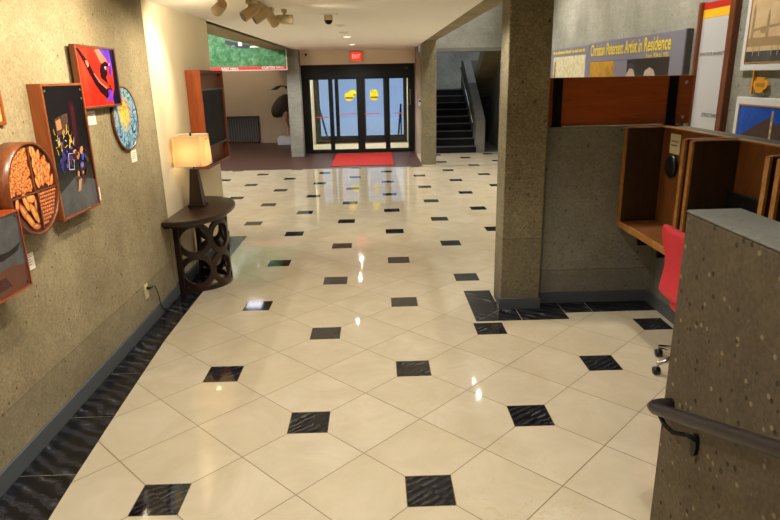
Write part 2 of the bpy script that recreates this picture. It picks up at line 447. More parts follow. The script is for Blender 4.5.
def stroke(pts, w):
    L, R = [], []
    for i, p in enumerate(pts):
        a = Vector(pts[max(0, i-1)]); b = Vector(pts[min(len(pts)-1, i+1)]); d = (b - a).normalized(); nn = Vector((-d.y, d.x))
        ww = w[i] if isinstance(w, (list, tuple)) else w
        L.append(tuple(Vector(p) + nn * ww / 2)); R.append(tuple(Vector(p) - nn * ww / 2))
    return R + L[::-1]
def arc(a, b, c, n=10):  # quadratic curve
    return [tuple((1-t)**2 * x + 2*t*(1-t) * y + t*t * z for x, y, z in zip(a, b, c)) for t in [i / n for i in range(n + 1)]]

# ------------------------------------------------------------------ setting
WL = -.806
CZ = 2.585
fl = B(); 
fl.add([(-6, -5, 0), (4.42, -5, 0), (4.42, 13.3, 0), (2.12, 13.3, 0), (2.12, 11.05, 0), (-6, 11.05, 0)], [(0, 1, 2, 3, 4, 5)])
fl.add([(-6, -5, -.15), (4.42, -5, -.15), (4.42, 13.3, -.15), (2.12, 13.3, -.15), (2.12, 11.05, -.15), (-6, 11.05, -.15)], [(5, 4, 3, 2, 1, 0)])
o = struct('floor', fl, 'floor', 'polished cream marble tile floor with small black square insets', 'floor')
struct('floor', B().box(-6, 2.12, 11.05, 17.4, -.15, 0), 'paving', 'dark reddish brown paved floor in front of the entrance doors', 'floor')
struct('floor', B().box(2.12, 6, 13.3, 18, -.15, 0), 'conc_smooth', 'grey floor under and beside the far stairs', 'floor')
# black marble borders laid in the floor
def trim(name, polys, mat, label, z=.0015):
    b = B()
    for p in polys: b.prism(p, -.004, z, 'z')
    return struct(name, b, mat, label, 'floor border')
lb = [[(-.82, -2.5), (-.46, -2.5), (-.46, -.35), (-.82, -.35)]]
ys = [-.345, .22, .785, 1.35, 1.915, 2.48, 3.045, 3.61, 4.175, 4.74, 5.14]
ex = lambda y: -.46 - .14 * min(1, max(0, (y + .3) / 2.3)) ** .8
for a, c in zip(ys, ys[1:]): lb.append([(-.83, a), (ex(a), a), (ex(c - .004), c - .004), (-.83, c - .004)])
trim('trim_1', lb, 'border', 'black veined marble border along the foot of the left wall')
rb = [[(1.865, 2.1), (2.105, 2.345), (2.105, 2.84), (1.865, 2.84)], [(1.87, 2.1), (2.24, 2.1), (2.24, 2.345), (2.11, 2.345)],
      [(2.244, 2.1), (2.63, 2.1), (2.63, 2.236), (2.63, 2.48), (2.244, 2.48)], [(2.634, 2.236), (2.868, 2.236), (2.868, 2.48), (2.634, 2.48)],
      [(2.872, 2.236), (3.42, 2.236), (3.42, 2.48), (2.872, 2.48)]]
trim('trim_2', rb, 'border', 'black veined marble border around the foot of the near concrete column')
struct('trim_3', B().box(1.845, 4.42, 11.0, 11.04, -.004, .002).box(-6, 2.1, 11.03, 11.06, -.004, .003), 'bb', 'thin dark strip where the marble floor meets the brown paving', 'floor strip')

struct('wall_left', B().box(-1.2, WL, -5, 2.92, 0, CZ), 'conc_warm', 'tan pitted concrete wall hung with framed art', 'wall')
struct('wall_left', B().box(-6, -.826, 4.8, 5.05, 0, CZ).box(-1.2, -.826, 2.92, 4.8, 0, CZ), 'plaster', 'cream plaster wall behind the lamp and console table', 'wall')
struct('baseboard_left', B().box(WL - .01, WL + .014, -5, 2.92, 0, .105).box(-.84, WL + .008, 2.924, 5.06, 0, .105), 'bb', 'grey baseboard along the left wall', 'baseboard', bevel=.004)
struct('ceiling', B().box(-.9, 2.115, -5, 13.9, CZ, CZ + .12), 'ceil', 'smooth white ceiling over the lobby', 'ceiling')
struct('beam', B().box(-1.37, -.83, 5.05, 13.25, CZ, 3.5), 'conc_warm', 'concrete beam along the left edge of the ceiling', 'beam')
struct('beam', B().box(2.12, 2.44, -5, 11.3, 2.64, 3.3), 'conc_warm', 'concrete beam above the column along the right edge of the ceiling', 'beam')
struct('column', B().box(2.11, 2.44, 2.36, 2.66, 0, 2.64), 'conc_col', 'large pitted concrete column in the foreground', 'column', bevel=.008)
struct('baseboard_column', B().box(2.098, 2.452, 2.346, 2.472, 0, .1), 'bb', 'grey baseboard around the near column', 'baseboard', bevel=.004)
struct('column', B().box(2.118, 2.44, 11.3, 11.62, 0, 2.64), 'conc_col', 'far concrete column beside the stairs', 'column', bevel=.008)
struct('column', B().box(-1.06, -.74, 13.25, 13.58, 0, 2.62), 'conc_grey', 'grey concrete column left of the entrance doors', 'column', bevel=.008)
struct('wall_entry', B().box(-.86, 2.2, 13.88, 14.1, 2.235, 2.75, 'plaster').box(2.14, 2.5, 13.3, 14.4, 0, 2.75, 'plaster2').box(-1.06, -.85, 13.58, 14.1, 0, 2.75, 'plaster2'), None, 'beige wall strip above the entrance doors', 'wall')
# low wall of the study area with the column, and the ledge behind the carrels
struct('wall_low', B().box(2.44, 3.58, 2.48, 2.65, 0, 1.508), 'conc_low', 'low concrete wall beside the column below the red wooden guard panel', 'wall', bevel=.006)
struct('wall_low', B().box(3.42, 3.58, -5, 2.48, 0, 1.502), 'conc_smooth', 'low concrete wall with grey ledge behind the study carrels', 'wall', bevel=.006)
struct('baseboard_low', B().box(2.452, 3.42, 2.466, 2.482, 0, .1).box(3.405, 3.42, -5, 2.466, 0, .1), 'bb', 'grey baseboard at the foot of the low wall', 'baseboard')
struct('wall_parapet', B().box(2.2, 2.40, -5, -.38, 0, 1.438, 'conc_par').box(2.198, 2.402, -5, -.378, 1.438, 1.45, 'conc_smooth'), None, 'rough aggregate concrete parapet with smooth top in the right foreground', 'wall', bevel=.006)
wr = B().box(4.42, 4.7, -5, 18, 0, 4.8)
for yy in (7.15, 4.0, 9.9): wr.box(4.414, 4.421, yy - .006, yy + .006, 0, 4.8)
struct('wall_right', B().box(4.42, 4.7, -5, 18, 0, 4.8), 'conc_grey', 'tall grey board marked concrete wall hung with exhibit panels', 'wall')
struct('wall_balcony', B().box(2.12, 4.42, 12.4, 12.62, 2.5, 4.8), 'conc_grey', 'grey concrete balcony front above the stairs', 'wall')
struct('trim_4', B().box(2.12, 4.42, 12.36, 12.64, 2.44, 2.52), 'conc_smooth', 'pale concrete lip under the balcony front', 'trim')
struct('ceiling', B().box(2.2, 4.7, -5, 12.62, 4.6, 4.8), 'ceil', 'high ceiling above the stairwell side', 'ceiling')
struct('wall_back', B().box(-1.2, 4.7, -5.2, -5, 0, 4.8), 'plaster', 'plain wall behind the viewer', 'wall')
struct('wall_upper', B().box(2.0, 2.13, -5, 13.9, 2.71, 4.8), 'conc_grey', 'concrete upper wall above the lobby ceiling edge', 'wall')
# left alcove
struct('wall_far', B().box(-2.47, -.85, 17.0, 17.4, 0, 3.4).box(-6.2, -2.47, 17.25, 17.4, 0, 3.4), 'plaster2', 'beige far wall behind the radiator and the bird sculpture', 'wall')
struct('wall_side', B().box(-6.2, -6, 4.8, 17.4, 0, 3.4), 'plaster2', 'beige side wall of the far left alcove', 'wall')
struct('ceiling', B().box(-6.2, -.83, 4.8, 17.4, 3.4, 3.5), 'ceil', 'higher ceiling over the left alcove', 'ceiling')
struct('wall_vestibule', B().box(-1.0, -.73, 14.1, 17.4, 0, 3.4).box(2.06, 2.4, 14.4, 17.4, 0, 3.4), 'plaster', 'side walls of the glazed entrance vestibule', 'wall')
struct('ceiling', B().box(-.9, 2.3, 14.0, 17.4, 2.6, 2.7), 'ceil', 'white ceiling of the entrance vestibule', 'ceiling')
struct('trim_5', B().box(-.73, 2.06, 14.04, 15.9, 0, .03), 'cream_strip', 'cream threshold strip inside the entrance doors', 'threshold')

# ------------------------------------------------------------------ entrance doors
def doors(name, y, label, stripes, extra, rail=.09, xl=-.85, xr=2.13):
    d = thing(name, label, 'door', (0, y, 0), 0, None, 'structure')
    fr = B().box(xl, xr, -.06, .06, 1.9, 2.6 if xl > -.8 else 2.235).box(xl, -.6, -.06, .06, 0, 1.9).box(1.98, xr, -.06, .06, 0, 1.9).box(-.6, 1.98, -.05, .05, 0, .06)
    fr.build('door_frame', 'black', d, .004)
    edges = [(-.6, -.06, .03, .035), (-.06, .73, .075, .1), (.73, 1.43, .085, .07), (1.43, 1.98, .05, .02)]
    for i, (a, c, l, r) in enumerate(edges):
        yo = -.02 if i in (1, 2) else .02
        lf = B().box(a, a + l, yo - .02, yo + .02, .06, 1.9).box(c - r, c, yo - .02, yo + .02, .06, 1.9).box(a + l, c - r, yo - .02, yo + .02, .06, rail).box(a + l, c - r, yo - .02, yo + .02, 1.87, 1.9)
        q = lf.build('door_leaf', 'black', d, .002)
        B().box(a + l, c - r, yo - .004, yo + .004, rail, 1.87).build('glass_pane', 'glass', q)
        if i in (1, 2):
            cx = {1: .43, 2: 1.08}[i]
            st = B().lathe([(.001, -.0065), (.115, -.0065), (.115, -.0045), (.001, -.0045)], (cx, yo, 1.44), 28, 'yellow', 'y', False)
            st.box(cx - .098, cx + .098, yo - .0085, yo - .0066, 1.385, 1.43, 'darkyel')
            st.build('round_sticker', None, q)['label'] = 'round yellow door sticker'
        xs = {0: (-.5, -.12), 1: (.15, .6), 2: (.8, 1.2), 3: (1.6, 1.85)}[i]
        if stripes: B().box(xs[0], xs[1], yo - .0065, yo - .0045, .985 if i else .92, 1.005 if i else .94).build('red_stripe', 'redtape', q)['label'] = 'thin red warning stripe'
    if extra:
        B().box(2.0, 2.02, -.075, -.06, 1.2, 1.6).build('pull_plate', 'chrome', d)
        B().box(1.88, 1.97, -.066, -.06, 2.11, 2.125).build('maker_plate', 'bb', d)
    return d
doors('door_1', 13.95, 'black framed glass sliding entrance doors with yellow round stickers', True, True)
doors('door_2', 16.6, 'black framed glass outer doors seen through the entrance', False, False, .2, -.73, 2.06)

# outside
struct('ground', B().box(-14, 16, 17.4, 45, -.25, -.1), 'pavement', 'grey pavement outside the glass doors', 'ground')
struct('facade', B().box(-14, 16, 30, 31, -.2, 14), 'facade', 'pale bluish building across the street', 'building')
def outrail(x0, x1, label):
    t = thing('outdoor_handrail', label, 'handrail', (0, 18.2, -.1), 0, 'handrails outside the entrance')
    B().tube([(x0, 0, 1.15), (x1, -.05, .1)], .03).build('rail', 'black', t)
    B().tube([(x0, 0, 1.15), (x0, 0, 0)], .022).tube([(x1, -.05, .1), (x1, -.05, 0)], .022).build('post', 'black', t)
outrail(-.75, -.5, 'dark sloping handrail outside behind the left glass leaf')
outrail(1.95, 1.85, 'dark steep handrail outside behind the right glass leaf')

# red mat
mt = thing('door_mat', 'red carpet mat lying before the entrance doors', 'mat', (.78, 12.5, 0))
B().box(-.72, .72, -1.15, 1.15, 0, .012).build('carpet', 'mat_red', mt, .004)
B().box(-.74, .74, -1.17, 1.17, 0, .006).build('rubber_edge', 'black', mt)

# exit sign
ex_ = thing('exit_sign', 'red lit exit sign on the wall above the doors', 'sign', (.65, 13.87, 2.3))
B().box(-.15, .15, -.05, 0, 0, .24).build('housing', 'beige', ex_, .006)
B().box(-.135, .135, -.054, -.05, .02, .22).build('face', 'exit_red', ex_)
lettering('lettering', 'EXIT', 'exit_txt', ex_, -.1, .07, -.056, .2, .1)
sn = thing('motion_sensor', 'tiny dark sensor on the beige wall left of the exit sign', 'sensor', (-.62, 13.88, 2.49))
B().lathe([(.03, 0), (.028, -.03), (.001, -.04)], (0, 0, 0), 14, None, 'y').build('lens', 'blackp', sn)
cr = thing('card_reader', 'small pale card reader on the wall right of the doors', 'card reader', (2.22, 13.3, 1.2))
B().box(-.04, .04, -.025, 0, 0, .16).build('reader_case', 'plinth', cr, .004)  # body of the card reader
B().box(-.03, .03, -.028, -.025, .09, .14).build('keypad', 'blackp', cr)

# ------------------------------------------------------------------ stairs at the far right
stp = tag(bpy.data.objects.new('staircase', None), 'dark staircase rising behind the far column', 'staircase', None, 'structure'); COL.objects.link(stp)
for i in range(9):
    z = .17 * (i + 1); y = 13.3 + .3 * i
    s_ = B().box(2.45, 3.66, y, 16.2 if i == 8 else y + .32, 0 if i == 0 else z - .34, z).build('step', 'stair', stp)
    B().box(2.45, 3.66, y - .012, y + .03, z - .018, z + .004).build('nosing', 'nosing', s_)
struct('wall_stair', B().box(2.2, 4.42, 17.6, 17.8, 0, 4.8), 'conc_grey', 'grey concrete wall at the head of the far stairs', 'wall')
struct('stair_landing', B().box(2.45, 4.42, 16.0, 17.6, 1.3, 1.53), 'conc_smooth', 'concrete landing at the top of the far stairs', 'landing')
struct('balustrade', B().prism([(13.3, 0), (13.3, .83), (15.9, 2.32), (16.3, 2.32), (16.3, 1.3), (13.9, 0)], 3.66, 3.88, 'x').box(3.88, 4.42, 16.1, 16.3, 1.5, 2.32), 'conc_smooth', 'sloping concrete balustrade on the right of the far stairs', 'balustrade', bevel=.008)
hr = thing('stair_handrail', 'thin metal handrail on the inside of the far balustrade', 'handrail', (0, 0, 0))
B().tube([(3.59, 13.5, .75), (3.59, 15.9, 2.12)], .022).build('rail', 'chrome', hr)
for yy, zz in ((13.8, .9), (15.4, 1.81)): B().tube([(3.59, yy, zz), (3.66, yy, zz - .03)], .01, 8).build('bracket', 'black', hr)
struct('stair_flight', B().prism([(16.3, 1.25), (16.3, 1.62), (12.7, 3.6), (12.7, 3.15)], 3.95, 4.42, 'x'), 'conc_warm', 'upper flight of concrete stairs crossing above the far landing', 'stairs')

# ------------------------------------------------------------------ banner, radiator, bird
bn = thing('lawn_banner', 'green lawn picture banner with red strip hung high at far left', 'banner', (-.98, 12.9, 2.12))
B().box(-2.4, 0, 0, .03, 0, 1.1).build('mounting_board', 'sign_white', bn)
pr_ = Print().flat(rect(-2.4, -.015, .09, 1.1), -.001, 'grass').flat(rect(-2.4, -.015, .012, .09), -.001, 'sign_red')
pr_.flat([(-1.45, .62), (-1.32, .57), (-1.12, .52), (-.95, .5), (-.7, .51), (-.75, .56), (-1.0, .6), (-1.2, .64), (-1.35, .68), (-1.4, .7)], -.002, 'navy')
pr_.flat(rect(-1.12, -1.03, .56, .66), -.003, 'sign_white').flat([(-.85, .515), (-.62, .52), (-.7, .57), (-.85, .55)], -.003, 'sign_white')
pr_.flat(rect(-1.28, -1.2, .54, .58), -.003, 'exh_grey')
pr_.build('print', None, bn)
lettering('lettering', 'EAST HALL', 'sign_white', bn, -1.56, .025, -.003, .4, .05, bold=.01)
lettering('lettering', 'CURTISS HALL', 'sign_white', bn, -.6, .035, -.003, .53, .05, bold=.01)
rd = thing('radiator', 'grey finned radiator under the beige wall at far left', 'radiator', (-3.03, 17.25, 0))
B().box(-.53, .5, -.25, 0, .76, .82).build('top_shelf', 'radtop', rd, .004)
B().box(-.5, .47, -.2, -.02, .06, .76).build('casing', 'radiator', rd)
fn = B()
for i in range(13): fn.box(-.49 + i * .075, -.46 + i * .075, -.225, -.2, .1, .74)
fn.build('fin_grille', 'radtop', rd)
B().box(-.5, -.46, -.2, -.04, 0, .06).build('foot', 'radtop', rd); B().box(.43, .47, -.2, -.04, 0, .06).build('foot', 'radtop', rd)
pl = thing('plinth', 'low white plinth beneath the bird sculpture', 'plinth', (-1.5, 16.6, 0))
B().box(-.37, .37, -.3, .3, 0, .22).build('block', 'plinth', pl, .006); B().box(-.35, .35, -.28, .28, 0, .015).build('foot', 'bb', pl)
bd = thing('bird_sculpture', 'tall dark feathered bird sculpture standing on the white plinth', 'sculpture', (-1.5, 16.6, .226))
def blob(path, radii, n=16): return B().tube(path, radii, n)
body = [(-.5, 0, .6), (-.46, 0, .64), (-.37, 0, .73), (-.24, 0, .86), (-.1, 0, 1.0), (0, 0, 1.12), (.07, 0, 1.2), (.07, 0, 1.3), (.01, 0, 1.41), (-.1, 0, 1.475), (-.2, 0, 1.485), (-.29, 0, 1.44)]
rad = [.02, .12, .21, .25, .25, .19, .1, .05, .034, .028, .026, .034]
B().tube(body, rad, 18).build('body', 'feather', bd)
B().tube([(-.27, 0, 1.455), (-.34, 0, 1.42), (-.42, 0, 1.395), (-.5, 0, 1.385)], [.035, .05, .028, .006], 12).build('head', 'feather', bd)
for sy in (-.1, .1):
    B().tube([(-.1, sy, .75), (-.16, sy, .45), (-.05, sy, .28), (-.08, sy, .024), (-.16, sy, .016)], [.07, .05, .024, .02, .015], 10).build('leg', 'pinkleg', bd)

# ------------------------------------------------------------------ left wall art  (local: x along the wall away from the viewer, -y out of the wall)
RZ = PI / 2
def shadow_box(name, label, y0, y1, z0, z1, depth, back=0, mat='wood_redv', fw=.012, cat='framed picture'):
    t = thing(name, label, cat, (WL, y0, z0), RZ, 'framed art on the left concrete wall')
    w, h, d = y1 - y0, z1 - z0, depth
    f = B().box(0, fw, -d, -back, 0, h).box(w - fw, w, -d, -back, 0, h).box(fw, w - fw, -d, -back, 0, fw).box(fw, w - fw, -d, -back, h - fw, h)
    f.build('frame', mat, t, .002)
    B().box(fw, w - fw, -d + .008, -back, fw, h - fw).build('backing', 'p_black', t)
    return t, w, h, -d + .007
t, w, h, y = shadow_box('red_portrait', 'square red and purple picture, higher left of the round blue disc', 1.485, 2.095, 1.768, 2.16, .062, .026, fw=.014)
P = lambda *a: [(p[0] * w, p[1] * h) for p in a]
def Q(*a): return [(.014 + (px - 95) / 285 * (w - .028), .014 + (1 - (py - 70) / 370) * (h - .028)) for px, py in a]
a = Print().flat(rect(.014, w - .014, .014, h - .014), y, 'p_red')
a.flat(Q((340, 70), (380, 70), (380, 440), (330, 440), (322, 400), (348, 330), (352, 200)), y - .0004, 'p_navy2')
a.flat(Q((262, 70), (345, 70), (350, 170), (332, 260), (318, 230), (322, 150), (290, 110)), y - .0008, 'p_purple')
a.flat(Q((230, 80), (262, 70), (296, 112), (318, 150), (300, 170), (262, 160)), y - .0007, 'p_pinkred')
a.flat(Q((96, 74), (120, 80), (150, 128), (176, 160), (196, 215), (238, 280), (296, 338), (330, 300), (336, 330), (310, 372), (276, 398), (232, 356), (196, 292), (164, 220), (140, 160)), y - .0012, 'p_wine2')
a.flat(Q((262, 172), (300, 150), (322, 168), (318, 186), (300, 182), (308, 230), (288, 262), (256, 258), (246, 220)), y - .0014, 'p_wine2')
a.flat(Q((250, 236), (290, 256), (300, 300), (322, 318), (300, 346), (262, 320), (240, 270)), y - .00145, 'p_wine2')
a.flat(Q((214, 236), (244, 226), (250, 262), (298, 300), (314, 330), (292, 330), (244, 288)), y - .0016, 'p_red2')
a.flat(Q((196, 228), (206, 232), (238, 282), (288, 326), (282, 336), (228, 288)), y - .002, 'p_pinkred')
a.flat(Q((152, 150), (168, 152), (174, 178), (162, 196), (152, 172)), y - .002, 'p_pinkred')
a.flat(Q((286, 186), (298, 184), (300, 204), (290, 208)), y - .002, 'p_lilac').flat(Q((324, 164), (334, 160), (332, 176), (324, 180)), y - .002, 'p_lilac')
a.flat(Q((290, 344), (306, 336), (326, 350), (322, 400), (326, 424), (306, 418), (298, 404), (268, 420), (266, 404), (290, 384)), y - .002, 'p_purple')
a.flat(Q((322, 250), (334, 250), (344, 326), (330, 344), (318, 330)), y - .0018, 'p_red2')
a.build('print', None, t)

t, w, h, y = shadow_box('night_scene', 'tall dark picture with yellow and blue figures right of the round food picture', .975, 1.475, 1.165, 1.93, .078, mat='wood_orange', fw=.014)
P = lambda *a: [(p[0] * w, p[1] * h) for p in a]
a = Print().flat(rect(.014, w - .014, .014, h - .014), y, 'p_black')
a.flat(P((.03, .02), (.97, .02), (.97, .22), (.5, .3), (.03, .2)), y - .0005, 'p_grey')
a.flat(P((.2, .62), (.5, .64), (.52, .78), (.2, .75)), y - .0006, 'p_dim').flat(P((.22, .66), (.34, .67), (.33, .745), (.22, .73)), y - .0008, 'p_tan')
a.flat(P((.56, .45), (.7, .47), (.72, .86), (.58, .86)), y - .0006, 'p_wine2').flat(P((.6, .6), (.68, .61), (.69, .82), (.61, .82)), y - .0007, 'p_wine')
random.seed(3)
for i in range(46):
    x = random.uniform(.14, .55); z = random.uniform(.46, .64); dx = random.uniform(-.05, .05)
    a.flat(stroke(P((x, z), (x + dx, z + random.uniform(-.09, .07))), random.uniform(.003, .008)), y - .001 - i * .00003, random.choice(['p_yellow', 'p_yellow', 'p_yellow', 'p_indigo', 'p_dim', 'p_lilac']))
for i in range(30):
    x = random.uniform(.16, .74); z = random.uniform(.36, .52)
    a.flat(ell(x * w, z * h, random.uniform(.006, .022), random.uniform(.006, .03), random.uniform(0, 3), 9), y - .0024 - i * .00003, random.choice(['p_indigo', 'p_indigo', 'p_indigo', 'p_dim', 'p_black', 'p_blue']))
a.flat(stroke(P((.34, .36), (.46, .35), (.5, .47), (.38, .48), (.34, .36)), .006), y - .0036, 'p_lilac').flat(P((.37, .4), (.43, .39), (.45, .45), (.39, .46)), y - .0036, 'p_dim')
for i in range(18):
    x = random.uniform(.5, .86); z = .28 + random.uniform(-.06, .22)
    a.flat(ell(x * w, z * h, random.uniform(.008, .02), random.uniform(.012, .03), random.uniform(0, 3), 9), y - .004 - i * .00003, random.choice(['p_tan', 'p_dim', 'p_wine', 'p_skin']))
a.flat(ell(.7*w, .48*h, .018, .022), y - .005, 'p_skin').flat(P((.46, .17), (.54, .18), (.6, .27), (.52, .26)), y - .005, 'p_skin')
for x, z in ((.08, .95), (.93, .95), (.93, .88), (.9, .06)): a.flat(ell(x*w, z*h, .008, .008), y - .003, 'bb')
a.build('print', None, t)

# round picture of foods
t = thing('food_roundel', 'deep round wooden picture of four kinds of orange food', 'framed picture', (WL, .692, 1.405), RZ, 'framed art on the left concrete wall')
R = .242; D = .108
B().lathe([(R, 0), (R, -D), (R - .012, -D), (R - .014, -D + .008), (R - .014, 0)], (0, 0, 0), 56, None, 'y').build('round_frame', 'wood_redv', t)
B().lathe([(.001, -D + .014), (R - .013, -D + .014), (R - .013, -.01), (.001, -.01)], (0, 0, 0), 56, None, 'y', False).build('backing', 'p_maroon', t)
a = Print(); r = R - .016; y = -D + .0135
def inside(x, z, m): return (x*x + z*z) ** .5 < r - m
random.seed(11)
def bean(x, z, aa, bb, ro, mm, lay, n=10):
    bean.k += 1; q = y - lay - bean.k * 3e-6
    a.flat(ell(x, z, aa * 1.12 + .0012, bb * 1.12 + .0016, ro, n), q, 'p_maroon2'); a.flat(ell(x, z, aa, bb, ro, n), q - 1.5e-6, mm)
    a.flat(ell(x - bb * .15, z + bb * .3, aa * .55, bb * .28, ro, 8), q - 2e-6, 'p_orange2')
bean.k = 0
for i in range(620):
    x = random.uniform(-r, -.014); z = random.uniform(.0, r)
    if inside(x, z, .012): bean(x, z, .0115, .0075, random.uniform(0, 3), random.choice(['p_orange', 'p_orange', 'p_orange3']), .0003, 8)
for i in range(110):
    x = random.uniform(.03, r); z = random.uniform(.02, r)
    if inside(x, z, .032): bean(x, z, .031, .0135, PI/2 + random.uniform(-.5, .4), random.choice(['p_orange', 'p_orange3', 'p_orange3']), .0026, 12)
for i in range(11):
    for j in range(10):
        x = .035 + j * .021 + (i % 2) * .01; z = -.035 - i * .0195
        if inside(x, z, .014): bean(x, z, .0095, .0078, .5, random.choice(['p_bean', 'p_orange', 'p_bean']), .0032, 10)
for x, z, aa, bb, ro, mm in [(-.1, -.05, .05, .02, -1.2, 'p_amber'), (-.05, -.04, .04, .022, -.2, 'p_orange3'), (-.04, -.12, .06, .02, -1.1, 'p_amber'), (-.13, -.1, .055, .02, -1.0, 'p_bean'), (-.09, -.15, .05, .018, -.9, 'p_amber'), (-.015, -.08, .03, .01, 1.4, 'p_bean'), (-.045, -.19, .035, .014, -.2, 'p_bean'), (-.18, -.05, .035, .014, 1.3, 'p_orange')]:
    bean(x, z, aa, bb, ro, mm, .0045, 18)
a.build('print', None, t)
B().box(-r, r, y - .0095, y - .004, -.022, -.014).box(-.006, .004, y - .0095, y - .004, -.014, r - .004).box(.016, .026, y - .0095, y - .004, -r + .004, -.022).build('divider', 'wood_redv', t)

t, w, h, y = shadow_box('grey_scene', 'dark grey picture at the left edge of the view below the round food picture', -.2, .437, .965, 1.35, .146, fw=.008, mat='wood_red')
P = lambda *a: [(p[0] * w, p[1] * h) for p in a]
a = Print().flat(rect(.008, w - .008, .008, h - .008), y, 'p_grey')
a.flat(P((.02, .02), (.98, .02), (.98, .3), (.8, .36), (.02, .3)), y - .0005, 'p_brown')
a.flat(P((.5, .5), (.62, .56), (.8, .54), (.97, .6), (.9, .5), (.7, .46)), y - .0008, 'p_black').flat(P((.02, .72), (.5, .74), (.6, .77), (.3, .78), (.02, .8)), y - .0008, 'p_black')
a.flat(P((.2, .1), (.75, .12), (.7, .26), (.2, .24)), y - .0009, 'p_wine')
for x, z in ((.95, .93), (.95, .07), (.05, .93)): a.flat(ell(x*w, z*h, .007, .007), y - .002, 'p_black')
a.build('print', None, t)

t = thing('swirl_disc', 'thin round disc painted in swirling blue and yellow, rightmost of the wall art', 'painting', (WL, 2.24, 1.665), RZ, 'framed art on the left concrete wall')
B().lathe([(.235, 0), (.235, -.021), (.222, -.021), (.222, 0)], (0, 0, 0), 56, None, 'y').build('rim', 'wood_redv', t)
a = Print().flat(ell(0, 0, .2225, .2225, 0, 56), -.018, 'swirl')
a.build('painting', None, t)
t, w, h, y = shadow_box('edge_picture', 'edge of a bright orange framed picture cut off at the far left', .2, .70, 1.735, 2.15, .02, fw=.02, mat='wood_orange')
Print().flat(rect(.02, w - .02, .02, h - .02), y, 'p_orange2').build('print', None, t)

for i, (yy, z, lab) in enumerate([(1.645, 1.66, 'white label card under the red square picture'), (2.27, 1.33, 'white label card under the round swirl disc'),
        (1.575, 1.16, 'white label card right of the tall dark picture'), (.655, .965, 'white label card right of the dark grey picture')]):
    c = thing('label_card', lab, 'label card', (WL, yy, z), RZ, 'white label cards on the left wall')
    W_ = .11 if i < 2 else .075
    B().box(0, W_, -.006, 0, 0, .09).build('card_sheet', 'white', c)  # the label card itself
    ln = B()
    for q in range(4): ln.box(.012, W_ - .02 - .012 * (q % 2), -.0068, -.006, .07 - q * .014, .073 - q * .014)
    ln.build('text_lines', 'exh_grey', c)

# outlet and cord
ot = thing('wall_outlet', 'ivory wall outlet low on the concrete wall near the table', 'outlet', (WL, 2.2, .245), RZ)
B().box(-.035, .035, -.006, 0, 0, .12).build('cover_plate', 'ivory', ot, .002)
for z in (.025, .07): B().box(-.016, .016, -.009, -.006, z, z + .03).build('socket', 'cream_strip', ot, .002)
cd = thing('plug_cord', 'black cord plugged into the ivory outlet and running to the baseboard', 'cord', (WL, 2.2, .245), RZ)
B().box(-.012, .012, -.04, -.009, .074, .096).build('plug', 'blackp', cd, .003)
B().tube([(0, -.035, .085), (.03, -.05, .088), (.08, -.045, .08), (.13, -.03, .05), (.18, -.022, -.01), (.21, -.02, -.07), (.215, -.02, -.12), (.24, -.022, -.17), (.3, -.024, -.215), (.38, -.025, -.236), (.6, -.025, -.238)], .0045, 8).build('cable', 'blackp', cd)

# ------------------------------------------------------------------ wall display cabinet with screen (past the lamp)
tv = thing('display_cabinet', 'orange wooden wall cabinet holding a tall dark screen', 'display cabinet', (-.823, 3.98, 1.03), RZ)
w, h, d = .98, 1.0, .15
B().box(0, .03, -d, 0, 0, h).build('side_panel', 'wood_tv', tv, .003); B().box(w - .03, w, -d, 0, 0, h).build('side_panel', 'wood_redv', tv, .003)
B().box(.03, w - .03, -d, 0, h - .03, h).build('top_panel', 'wood_redv', tv, .003)
B().box(.03, w - .03, -d, 0, 0, .03).build('bottom_panel', 'wood_redv', tv, .003)
B().box(.03, w - .03, -d + .06, 0, .03, h - .03).build('mounting_panel', 'wood_redv', tv)
sc = B().box(.06, w - .04, -d + .02, -d + .058, .22, .8).build('screen', 'screen', tv, .004)
for z_ in (.795, .208): B().box(.045, w - .03, -d + .01, -d + .05, z_, z_ + .015).build('screen_trim', 'bb', tv)

# ------------------------------------------------------------------ console table
ct = thing('console_table', 'dark wooden half round console table against the cream wall', 'table', (-.80, 3.34, 0))
LA, DD = .63, .475
def dshape(a, d, n=40, e=2.35):
    pts = []
    for i in range(n + 1):
        t_ = PI * i / n - PI / 2
        c_, s_ = math.cos(t_), math.sin(t_)
        pts.append((d * abs(c_) ** (2 / e), a * math.copysign(abs(s_) ** (2 / e), s_)))
    return pts
B().prism(dshape(LA, DD), .712, .75, 'z', None, True).build('table_top', 'wood_dark', ct, .006)
B().prism(dshape(LA - .05, DD - .05), .685, .712, 'z', None, True).build('apron', 'wood_dark', ct)
